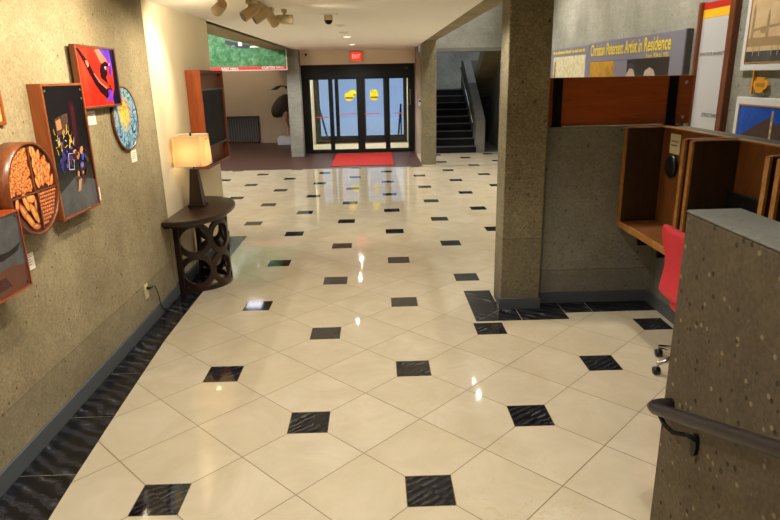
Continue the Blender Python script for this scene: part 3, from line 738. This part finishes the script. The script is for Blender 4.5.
# curved fretwork screen: arc of a half ellipse, bands drawn on (u, z)
FA, FD = .34, .41
def frp(u, z, off=0):           # u in [-1,1]
    t_ = u * PI / 2
    return ((FD + off) * math.cos(t_) ** .85 if abs(u) < 1 else 0, (FA + off) * math.sin(t_), z)
ARC = 1.2                      # length of the arc, metres
def band(b, pts, wd, th=.03):   # pts: (s in metres along arc, z)
    n = len(pts); q = []
    for i, p in enumerate(pts):
        a_ = Vector(pts[max(0, i-1)]); c_ = Vector(pts[min(n-1, i+1)])
        if (Vector(pts[0]) - Vector(pts[-1])).length < 1e-6:
            a_ = Vector(pts[(i - 1) % (n - 1)]); c_ = Vector(pts[(i + 1) % (n - 1)])
        d_ = (c_ - a_).normalized(); nn = Vector((-d_.y, d_.x)) * wd / 2
        for sg in (-1, 1):
            for off in (0, -th):
                s_, z_ = p[0] + nn.x * sg, min(.7, max(.0, p[1] + nn.y * sg))
                q.append(frp(max(-1, min(1, s_ / (ARC / 2))), z_, off))
    fs = []
    for i in range(n - 1):
        o_ = i * 4; e_ = o_ + 4
        fs += [(o_, o_+2, e_+2, e_), (o_+1, e_+1, e_+3, o_+3), (o_, e_, e_+1, o_+1), (o_+2, o_+3, e_+3, e_+2)]
    fs += [(0, 1, 3, 2), (4*(n-1), 4*(n-1)+2, 4*(n-1)+3, 4*(n-1)+1)]
    b.add(q, fs)
fw_ = B()
def circ(s0, z0, r_, a0=0, a1=360, n=36): return [(s0 + r_ * math.cos(math.radians(a0 + (a1 - a0) * i / n)), z0 + r_ * math.sin(math.radians(a0 + (a1 - a0) * i / n))) for i in range(n + 1)]
for s0 in (-.45, -.15, .15, .45):
    for z0 in (.195, .505): band(fw_, circ(s0, z0, .145), .05)
fw_.build('fretwork_screen', 'wood_dark', ct)
fb = B(); band(fb, [(-.6 + 1.2 * i / 40, .022) for i in range(41)], .044, .045); fb.build('curved_rail', 'wood_dark', ct)
fb = B(); band(fb, [(-.6 + 1.2 * i / 40, .675) for i in range(41)], .04, .04)
fb.build('curved_rail', 'wood_dark', ct)
for sy in (-1, 1): B().box(0, .05, sy * FA - .025, sy * FA + .025, 0, .69).build('leg', 'wood_dark', ct, .004)

# lamp on it
lp = thing('table_lamp', 'lit table lamp with tapered dark base and rectangular cream shade', 'lamp', (-.665, 3.40, .75))
def taper(b, x0, y0, z0, x1, y1, z1):
    b.add([(-x0, -y0, z0), (x0, -y0, z0), (x0, y0, z0), (-x0, y0, z0), (-x1, -y1, z1), (x1, -y1, z1), (x1, y1, z1), (-x1, y1, z1)], [(3, 2, 1, 0), (4, 5, 6, 7), (0, 1, 5, 4), (1, 2, 6, 5), (2, 3, 7, 6), (3, 0, 4, 7)])
    return b
taper(taper(B(), .078, .078, 0, .078, .078, .03), .066, .066, .03, .034, .034, .37).build('lamp_base', 'wood_dark', lp, .004)
B().tube([(0, 0, .37), (0, 0, .68)], .008, 10).tube([(-.15, 0, .648), (.15, 0, .648)], .003, 6).build('stem', 'black', lp)
B().lathe([(.008, .675), (.01, .69), (.008, .71), (.001, .714)]).build('finial', 'black', lp)
sh = B(); hx, hy = .148, .155; z0, z1 = .41, .685; c_ = .022
def ring(hx, hy, z): return [(-hx, -hy + c_, z), (-hx + c_, -hy, z), (hx - c_, -hy, z), (hx, -hy + c_, z), (hx, hy - c_, z), (hx - c_, hy, z), (-hx + c_, hy, z), (-hx, hy - c_, z)]
sh.add(ring(hx, hy, z0) + ring(hx - .012, hy - .012, z1), [(i, (i+1) % 8, 8 + (i+1) % 8, 8 + i) for i in range(8)])
so = sh.build('lamp_shade', 'shade', lp)
for z, k_ in ((z0, 0), (z1, .012)):
    r_ = ring(hx - k_ + .001, hy - k_ + .001, z); B().tube(r_ + [r_[0]], .004, 6).build('shade_trim', 'white', so)
B().lathe([(.001, .47), (.02, .475), (.032, .51), (.03, .54), (.014, .575), (.012, .59)], (0, 0, 0), 16).build('bulb', 'bulb', lp)

# ------------------------------------------------------------------ ceiling fittings
def downlight(x, y, z, label, on, grp='round downlights in the lobby ceiling'):
    t = thing('downlight', label, 'downlight', (x, y, z), 0, grp)
    B().lathe([(.085, 0), (.085, -.006), (.066, -.009), (.062, -.003)], (0, 0, 0), 28).build('trim_ring', 'dl_off', t)
    B().lathe([(.001, -.026), (.03, -.024), (.052, -.018), (.062, -.006)], (0, 0, 0), 24).build('lens', 'dl_on' if on else 'dl_off', t)
for yy, lab, on in [(6.08, 'round ceiling downlight, nearest of the row leading to the exit sign', False), (7.4, 'round ceiling downlight, second of the row leading to the exit sign', False), (8.4, 'round ceiling downlight, third of the row leading to the exit sign', True), (11.0, 'round ceiling downlight, closest to the exit sign', True)]:
    downlight(.65, yy, CZ, lab, on)
dm = thing('dome_camera', 'small dome security camera hanging from the ceiling', 'security camera', (.61, 4.55, CZ))
B().lathe([(.1, 0), (.1, -.008), (.04, -.012)], (0, 0, 0), 28).build('ceiling_plate', 'dl_off', dm)
B().lathe([(.04, -.01), (.045, -.02), (.048, -.06), (.046, -.066)], (0, 0, 0), 28).build('housing', 'beige', dm)
B().lathe([(.043, -.066), (.04, -.082), (.03, -.098), (.015, -.106), (.001, -.108)], (0, 0, 0), 24).build('dome', 'screen', dm)

tk = thing('light_track', 'beige lighting track on the ceiling along the left wall', 'light track', (.1, 0, CZ))
B().box(-.045, -.005, -3.5, 3.8, -.028, 0).build('rail', 'beige', tk, .003)
def spot_head(y, x, target, label):
    t = thing('track_spotlight', label, 'spotlight', (x, y - .3, CZ - .028), 0, 'beige spotlights on the ceiling track')
    B().box(-.02, .02, -.05, .05, -.03, 0).build('adapter', 'beige', t, .003)
    B().tube([(0, 0, -.03), (0, 0, -.07)], .012, 10).build('stem', 'beige', t)
    d_ = (Vector(target) - Vector((x, y, CZ - .12))).normalized(); p = Vector((0, 0, -.09))
    q = [p - d_ * .085, p - d_ * .08, p - d_ * .05, p + d_ * .07, p + d_ * .075]
    B().tube(q, [.026, .034, .04, .045, .043], 18).build('barrel', 'beige', t)
    B().tube([p + d_ * .075, p + d_ * .079], [.037, .037], 18).build('lens', 'blackp', t)
    L = bpy.data.lights.new('track_spot', 'SPOT'); L.energy = SPOT; L.color = (1, .85, .60); L.spot_size = math.radians(80); L.spot_blend = .8; L.shadow_soft_size = .04
    lo = bpy.data.objects.new('track_spot', L); COL.objects.link(lo); lo.location = Vector((x, y - .3, CZ - .028)) + p + d_ * .1
    lo.rotation_euler = d_.to_track_quat('-Z', 'Y').to_euler()
    return lo
SPOT = 60
heads = [(2.92, -.1, (-.82, 4.05, 2.15), 'beige ceiling spotlight, leftmost of the cluster at the top of the view'),
         (3.3, .06, (WL, 2.75, 1.8), 'beige ceiling spotlight, second from left in the cluster at the top'),
         (3.62, .1, (-.82, 3.3, 1.9), 'beige ceiling spotlight, middle of the cluster at the top'),
         (3.88, .15, (1.0, 5.6, .8), 'beige ceiling spotlight showing its black lens'),
         (4.02, .25, (2.2, 4.3, 2.4), 'beige ceiling spotlight, farthest right of the cluster at the top')]
for yy, xx, tg, lab in heads:
    lo = spot_head(yy, xx, tg, lab)
    if yy > 3.8: lo.data.energy = 6
def lamp(kind, loc, target, energy, color, size=.1, angle=90, blend=.6):
    L = bpy.data.lights.new('lamp', kind); L.energy = energy; L.color = color; L.shadow_soft_size = size
    if kind == 'SPOT': L.spot_size = math.radians(angle); L.spot_blend = blend
    o_ = bpy.data.objects.new('lamp', L); COL.objects.link(o_); o_.location = loc
    o_.rotation_euler = (Vector(target) - Vector(loc)).to_track_quat('-Z', 'Y').to_euler()
    return o_
WARM = (1, .94, .83)
# wall washers of the track nearer the viewer
for yy, tz in ((-.9, 1.9), (.1, 1.9), (.75, 2.0), (1.5, 2.1)):
    lamp('SPOT', (-.02, yy, CZ - .15), (WL, yy + .1, tz), 95, (1, .85, .60), .04, 105, 1)
# unseen spots added under the lobby ceiling for even light, no fittings
for yy in (-3.2, -1.4, .4, 2.4):
    for xx in (.45, 1.6): lamp('SPOT', (xx, yy, CZ - .03), (xx, yy, 0), 62, WARM, .03, 130, .6)
for yy in (8.4, 11.0, 12.6):  # lamps of the lit downlights; the one nearest the doors is added
    lamp('SPOT', (.65, yy, CZ - .03), (.65, yy, 0), (9 if yy < 10 else 60 if yy < 12 else 120), (1, .95, .86), .02, 155, .6)
# table lamp bulb
lamp('POINT', (-.665, 3.40, .75 + .52), (0, 0, 0), 11, (1, .72, .40), .035)
# spots high over the stairwell side
for yy in (8.9, 9.5, 10.5, 11.2, 12.0): lamp('SPOT', (3.1, yy, 4.5), (2.4, yy - .6, 0), 130, (1, .95, .86), .02, 110, .6)
for xx, ly in ((.55, 2.9), (.72, 3.5), (1.5, 2.9)): lamp('SPOT', (xx, ly, CZ - .06), (xx + .1, 7.2, 0), 130, (1, .94, .82), .03, 70, 1)  # unseen lobby spots added to brighten the floor farther on
for yy in (6.6, 8.2, 9.8, 11.4): lamp('SPOT', (-3.2, yy, 3.37), (-1.8, yy, 0), 190, (1, .97, .92), .05, 165, .4)  # unseen alcove spots added to light the lobby from the left
for yy in (8.5, 13.0, 15.5): lamp('SPOT', (-3.9, yy, 3.37), (-3.9, yy, 0), 30, (1, .95, .88), .05, 160, .4)  # weaker unseen spots added to lift the alcove
for yy in (3.2, 5.5, 8): lamp('SPOT', (3.2, yy, 4.45), (4.42, yy, 2.0), 400, (1, .91, .76), .1, 100, .9)  # unseen spots added to brighten the exhibit wall
# left alcove panel light
pn = thing('ceiling_panel_light', 'rectangular lit panel in the alcove ceiling', 'ceiling light', (-1.82, 11.6, 3.4))
B().box(-.36, .36, -.24, .24, -.03, 0).build('frame', 'dl_off', pn); B().box(-.33, .33, -.21, .21, -.034, -.03).build('diffuser', 'panel_light', pn)
def area(loc, target, e, col, sx, sy):
    L = bpy.data.lights.new('area', 'AREA'); L.shape = 'RECTANGLE'; L.size = sx; L.size_y = sy; L.energy = e; L.color = col
    o_ = bpy.data.objects.new('area', L); COL.objects.link(o_); o_.location = loc
    o_.rotation_euler = (Vector(target) - Vector(loc)).to_track_quat('-Z', 'Y').to_euler()
area((-1.82, 11.6, 3.35), (-1.82, 11.6, 0), 5, (.95, .93, 1), .66, .42)
lamp('SPOT', (-3.0, 15.6, 3.3), (-3.0, 17.25, 1.4), 130, (1, .82, .5), .06, 80, .5)
lamp('SPOT', (3.0, 15.6, 4.4), (3.0, 16.5, 1.5), 8, (.95, .98, 1), .2, 110, .7)  # unseen spot added to lift the far stairs
lamp('SPOT', (3.2, 9.2, 4.5), (3.1, 12.4, 3.1), 110, (1, .94, .84), .1, 70, 1)  # unseen spot added to brighten the balcony front
# added fill light inside the vestibule, then daylight outside
area((.65, 15.3, 2.58), (.65, 15.3, 0), 70, (1, .95, .84), 1.2, .6)
sun = lamp('SUN', (0, 20, 20), (0, 30, 6), 1.2, (.93, .96, 1), .1)
wd = bpy.data.worlds.new('world'); SC.world = wd; wd.use_nodes = True
wd.node_tree.nodes['Background'].inputs[0].default_value = (.72, .85, 1, 1); wd.node_tree.nodes['Background'].inputs[1].default_value = .62

# ------------------------------------------------------------------ right wall exhibits (local: x towards the viewer, -y out of the wall)
RR = -PI / 2
e1 = thing('exhibit_panel', 'grey exhibit panel with large yellow title over a dark photograph', 'exhibit panel', (4.417, 7.2, 1.15), RR, 'grey exhibit panels on the right wall')
L_ = 3.0; H_ = 1.19
B().box(0, L_, -.06, 0, 0, H_).build('mounting_board', 'exh_grey', e1); B().box(L_, L_ + .03, -.065, 0, 0, H_ + .005).build('edge_strip', 'exh_edge', e1)
a = Print().flat(rect(.08, 2.68, .05, .925), -.061, 'exh_photo').flat(rect(.09, 1.05, .05, .92), -.0615, 'exh_gold')
a.flat(rect(1.05, 1.5, .05, .92), -.0615, 'exh_grey')
a.flat([(1.45, .05), (1.42, .6), (1.5, .75), (1.6, .82), (1.72, .8), (1.78, .7), (1.76, .55), (1.85, .05)], -.062, 'skin_grey').flat([(1.5, .8), (1.6, .87), (1.75, .86), (1.8, .74), (1.7, .8), (1.58, .82)], -.0625, 'exh_edge')
a.flat([(2.05, .05), (2.0, .66), (2.06, .78), (2.18, .82), (2.3, .79), (2.38, .68), (2.36, .05)], -.062, 'skin_grey')
a.build('print', None, e1)
for i, (x, wd_) in enumerate(((2.5, .04),)): pass
lettering('lettering', 'Christian Petersen: Artist in', 'exh_yel', e1, .08, 1.0, -.063, 1.84, .165, bold=.02)
lettering('lettering', 'Residence', 'exh_yel', e1, 1.98, 1.0, -.063, .7, .165, bold=.02)
lettering('lettering', 'From 1934 to 1955', 'exh_yel', e1, 2.05, .925 + .005, -.063, .6, .048, bold=.02)
e2 = thing('exhibit_panel', 'grey exhibit panel with a pale print, partly hidden by the near column', 'exhibit panel', (4.417, 9.95, 1.15), RR, 'grey exhibit panels on the right wall')
B().box(0, 2.74, -.06, 0, 0, 1.17).build('mounting_board', 'exh_grey', e2)
a = Print().flat(rect(.85, 2.6, .05, 1.04), -.061, 'exh_pale').flat(rect(.92, 1.02, .05, .96), -.062, 'exh_gold')
a.build('print', None, e2)
tl = B(); x = .82; random.seed(5)
while x < 2.55:
    ww = random.uniform(.02, .05); tl.box(x, x + ww, -.062, -.06, 1.085, 1.085 + random.choice([.04, .04, .055])); x += ww + random.choice([.012, .012, .04])
tl.build('small_title', 'exh_yel', e2)['label'] = 'small yellow title line'

bp = thing('structures_banner', 'tall pale panel with red and gold top in a dark wooden frame', 'banner', (4.417, 4.0, 1.2), RR)
W_ = .66; H_ = 1.36
B().box(.05, W_ - .09, -.03, 0, 0, H_).build('mounting_board', 'banner', bp)
B().box(0, .05, -.06, 0, 0, H_ + .01).build('side_post', 'wood_redv', bp, .003); B().box(W_ - .09, W_, -.06, 0, 0, H_ + .01).build('side_post', 'wood_redv', bp, .003)
a = Print().flat(rect(.05, W_ - .09, H_ - .065, H_), -.031, 'ban_red').flat(rect(.05, W_ - .09, H_ - .145, H_ - .065), -.031, 'ban_yel'); a.build('colour_bands', None, bp)
lettering('lettering', 'IOWA STATE UNIVERSITY', 'ink', bp, .075, .86, -.032, .465, .032, bold=.006)
lettering('lettering', 'STRUCTURES', 'ink', bp, .25, .28, -.032, .29, .036, bold=.006)
f1 = thing('framed_drawing', 'white mounted sepia drawing of an old building, upper of two frames', 'framed picture', (4.417, 3.19, 1.915), RR, 'white framed pictures on the right wall')
def frame(t, w, h):
    B().box(0, w, -.03, 0, 0, h).build('mount', 'frame_white', t, .004)
    B().box(.055, w - .055, -.034, -.03, .06, .073).box(.055, w - .055, -.034, -.03, h - .073, h - .06).box(.055, .067, -.034, -.03, .073, h - .073).box(w - .067, w - .055, -.034, -.03, .073, h - .073).build('gold_fillet', 'gold_frame', t)
frame(f1, .78, .66)
a = Print().flat(rect(.067, .713, .073, .587), -.031, 'sepia')
a.flat(rect(.07, .71, .2, .27), -.0315, 'sepia_dk').flat(rect(.067, .713, .073, .16), -.0313, 'p_grey')
for x, q in ((.12, .5), (.33, .44), (.55, .48)): a.flat([(x - .02, .27), (x + .02, .27), (x + .016, q), (x, q + .06), (x - .016, q)], -.032, 'sepia_dk')
for x in (.16, .25, .42, .5, .62): a.flat(rect(x, x + .012, .12, .22), -.032, 'sepia_dk')
a.flat(stroke([(.1, .33), (.3, .35), (.5, .36), (.7, .4)], .02), -.0318, 'sepia_dk').flat(ell(.28, .33, .05, .03), -.0319, 'sepia_dk')
a.build('print', None, f1)
f2 = thing('framed_photograph', 'white mounted photograph of a dark building under blue sky, lower of two frames', 'framed picture', (4.417, 3.17, 1.03), RR, 'white framed pictures on the right wall')
frame(f2, .8, .66)
a = Print().flat(rect(.067, .733, .073, .587), -.031, 'sky_blue')
a.flat([(.067, .073), (.067, .3), (.12, .33), (.5, .5), (.53, .5), (.56, .47), (.733, .44), (.733, .073)], -.0315, 'brick_dk').flat(rect(.54, .57, .1, .56), -.032, 'sepia_dk')
for i in range(5): a.flat(rect(.55, .56, .2 + i * .06, .23 + i * .06), -.0325, 'p_white')
a.build('print', None, f2)
gs = thing('bracket_sign', 'small golden sign plate hung from a bracket between the two frames', 'sign', (4.417, 2.99, 1.73), RR)
B().prism([(.045, .035), (.075, .03), (.085, .0), (.175, .0), (.19, .03), (.225, .035), (.245, .065), (.225, .095), (.19, .1), (.175, .13), (.085, .13), (.075, .1), (.045, .095)], -.03, -.014, 'y').build('plate', 'gold_sign', gs, .002)
B().box(.012, .03, -.03, -.012, -.015, .185).box(.0, .012, -.028, -.014, -.01, .02).box(.03, .05, -.028, -.014, .055, .075).box(.015, .027, -.014, 0, .14, .16).build('bracket', 'gold_sign', gs, .002)
B().box(.08, .2, -.032, -.03, .05, .08).build('inset', 'gold_frame', gs)

# ------------------------------------------------------------------ guard panel on the low wall
gp = thing('guard_panel', 'red wooden guard panel with two black straps standing on the low wall', 'guard panel', (2.44, 2.535, 1.508))
B().box(.01, 1.2, -.02, .02, .006, .385).build('board', 'panel_red', gp, .003)
for x in (.07, 1.0):
    s_ = B().box(x, x + .075, -.03, -.02, .0, .38).box(x - .005, x + .085, -.035, .03, 0, .012).build('strap', 'black', gp, .002)
for z in (.06, .33): B().lathe([(.014, -.0), (.013, -.006), (.001, -.008)], (1.14, -.02, z), 14, None, 'y').build('screw_cap', 'chrome', gp)

# ------------------------------------------------------------------ study carrels
def carrel(y0, y1, label):
    t = thing('study_carrel', label, 'study carrel', (3.418, y0, 0), 0, 'wooden study carrels on the right low wall')
    w = y1 - y0
    for q in (0, w - .035):
        B().box(-.33, -.0, q, q + .035, .7, 1.5).build('side_panel', 'wood_brown', t)
        B().box(-.345, -.33, q - .001, q + .036, .7, 1.502).box(-.33, 0, q - .001, q + .036, 1.5, 1.508).build('edge_strip', 'wood_oakedge', t)
    B().box(-.04, -.002, .035, w - .035, .7, 1.5).build('back_panel', 'wood_oak', t)
    B().box(-.055, -.002, .035, w - .035, 1.5, 1.508).build('top_strip', 'wood_oakedge', t)
    B().box(-.33, -.04, .035, w - .035, .71, .745).build('desk_top', 'wood_oak', t)
    B().box(-.345, -.33, .035, w - .035, .7, .748).build('desk_edge', 'wood_oakedge', t)
    for q in (.3, w - .35): B().box(-.3, -.002, q, q + .03, .62, .71).build('mounting_bracket', 'black', t)
    return t
carrel(1.42, 2.41, 'wooden study carrel in the corner beside the low wall')
carrel(.54, 1.36, 'wooden study carrel holding the black monitor')
carrel(-.4, .48, 'wooden study carrel behind the parapet at the right edge')
nt = thing('paper_note', 'pale paper note on the back of the corner carrel', 'note', (3.374, 2.24, 1.315), RR)
B().box(0, .16, -.003, 0, 0, .15).build('sheet', 'ivory', nt); B().box(.02, .13, -.004, -.003, .09, .1).box(.02, .11, -.004, -.003, .06, .07).build('text_lines', 'exh_grey', nt)
ds = thing('round_fitting', 'black round fitting on the back of the corner carrel below the note', 'fitting', (3.374, 2.17, 1.22), RR)
B().lathe([(.085, 0), (.088, -.02), (.07, -.03), (.001, -.034)], (0, 0, 0), 28, None, 'y').build('disc', 'blackp', ds)
mon = thing('computer_monitor', 'black flat monitor standing on a carrel desk', 'monitor', (3.29, 1.05, .747), RR)
B().box(-.18, .18, -.012, .012, .14, .455).build('display', 'screen', mon, .004)
B().box(-.025, .025, 0, .03, .012, .2).build('neck', 'blackp', mon); B().box(-.1, .1, -.05, .07, 0, .014).build('foot', 'blackp', mon, .003)

# ------------------------------------------------------------------ red task chair
ch = thing('task_chair', 'red upholstered task chair pushed in at the carrels', 'chair', (3.15, 1.15, 0))
def pad(prof, w, th, n=12):
    """prof: list of (x,z) side curve; swept along y with rounded ends"""
    b = B(); rows = []
    for (x, z, nx, nz, s) in prof:
        row = []
        for i in range(n + 1):
            u = -1 + 2 * i / n; yy = u * w / 2 * s
            row.append((x, z, nx, nz, yy, u))
        rows.append(row)
    vs = []; fs = []; m_ = n + 1
    for side in (0, 1):
        for row in rows:
            for (x, z, nx, nz, yy, u) in row:
                e_ = th * (1 if side else 0) * max(.15, (1 - abs(u) ** 6)) ; c_ = -.03 * (1 - u * u) * 1.0
                vs.append((x + nx * (e_ + c_), yy, z + nz * (e_ + c_)))
    R_ = len(rows)
    for side in (0, 1):
        o_ = side * R_ * m_
        for i in range(R_ - 1):
            for j in range(n):
                f = (o_ + i*m_ + j, o_ + i*m_ + j + 1, o_ + (i+1)*m_ + j + 1, o_ + (i+1)*m_ + j)
                fs.append(f if side else f[::-1])
    o_ = R_ * m_
    for i in range(R_ - 1):
        for j in (0, n): fs.append((i*m_ + j, (i+1)*m_ + j, o_ + (i+1)*m_ + j, o_ + i*m_ + j))
    for j in range(n):
        for i in (0, R_ - 1): fs.append((i*m_ + j, i*m_ + j + 1, o_ + i*m_ + j + 1, o_ + i*m_ + j))
    b.add(vs, fs, None, True); return b
prof = []
for i in range(13):
    q = i / 12; z = .50 + .47 * q
    x = -.17 + .02 * math.sin(q * PI * 1.6 - .2)
    s = 1.0 - (.1 * max(0, q - .88) / .12) - .09 * math.exp(-((q - .5) / .2) ** 2) - (.06 * max(0, .12 - q) / .12)
    prof.append((x, z, 1, 0, s))
bk = pad(prof, .46, .065).build('backrest', 'red_fab', ch)
md = bk.modifiers.new('sub', 'SUBSURF'); md.levels = 1; md.render_levels = 2
B().prism([(-.2 + .4 * abs(0), -.2)] and ell(0.04, 0, .2, .22, 0, 28), .42, .49, 'z', None, True).build('seat', 'red_fab', ch, .02, 3)
B().tube([(-.1, 0, .4), (-.1, 0, .4), (-.13, 0, .48), (-.135, 0, .64)], .014, 10).build('back_bracket', 'black', ch)
B().tube([(0, 0, .1), (0, 0, .42)], .025, 14).build('gas_post', 'chrome', ch)
for k_ in range(5):
    a_ = math.radians(117 + 72 * k_); c_, s_ = math.cos(a_), math.sin(a_)
    B().tube([(0, 0, .11), (.15 * c_, .15 * s_, .1), (.25 * c_, .25 * s_, .075)], [.026, .02, .014], 10).build('base_arm', 'chrome', ch)
    cs = B(); X_, Y_ = .25 * c_, .25 * s_
    cs.lathe([(.001, -.022), (.024, -.02), (.028, -.01), (.028, .01), (.024, .02), (.001, .022)], (X_, Y_, .028), 18, None, 'x')
    cs.build('caster', 'blackp', ch)

# ------------------------------------------------------------------ handrail on the parapet
hd = thing('handrail', 'dark round handrail sloping up along the aggregate parapet', 'handrail', (0, 0, 0))
p0 = Vector((2.12, -.45, .693)); sl = .405
pts = [(2.205, -.445, .697), (2.16, -.442, .695), (2.135, -.446, .693), (2.122, -.46, .697)] + [(2.12, -.48 - q, .7 + q * sl) for q in (0, .1, .3, .6, 1.0, 1.6)]
B().tube(pts, .0235, 20).build('rail', 'rail', hd)
for yb in (-.60, -1.5):
    zb = .7 + (-.48 - yb) * sl
    br = B().tube([(2.12, yb + .08, zb - .055), (2.125, yb + .05, zb - .075), (2.14, yb + .01, zb - .085), (2.17, yb - .03, zb - .07), (2.19, yb - .06, zb - .075)], .0085, 10)
    br.tube([(2.12, yb + .08, zb - .055), (2.12, yb + .07, zb - .03)], .0085, 10)
    q = br.build('bracket', 'black', hd)
    B().prism([(yb - .045 + .02 * math.cos(t_), zb - .1 + (.045) * math.sin(t_)) for t_ in [2 * PI * i / 16 for i in range(16)]], 2.186, 2.2, 'x').build('wall_plate', 'black', q)
    B().lathe([(.008, 0), (.007, -.006), (.001, -.008)], (2.186, yb - .045, zb - .075), 10, None, 'x').build('screw', 'rail', q)

# ------------------------------------------------------------------ camera
cam = bpy.data.cameras.new('camera'); cam.sensor_width = 36; cam.lens = 612.83 / 780 * 36; cam.clip_end = 200
co_ = bpy.data.objects.new('camera', cam); COL.objects.link(co_)
r_ = Vector((0.9994750, -0.0256048, -0.0198503)); u_ = Vector((0.0263755, 0.2872570, 0.9574903)); f_ = Vector((0.0188142, 0.9575113, -0.2877815))
mw = Matrix((r_, u_, -f_)).transposed().to_4x4(); mw.translation = Vector((1.08, -2.527, 1.934))
co_.matrix_world = mw
SC.camera = co_
SC.view_settings.view_transform = 'Standard'; SC.view_settings.look = 'None'; SC.view_settings.gamma = 1
SC.view_settings.use_curve_mapping = False; SC.view_settings.exposure = 0
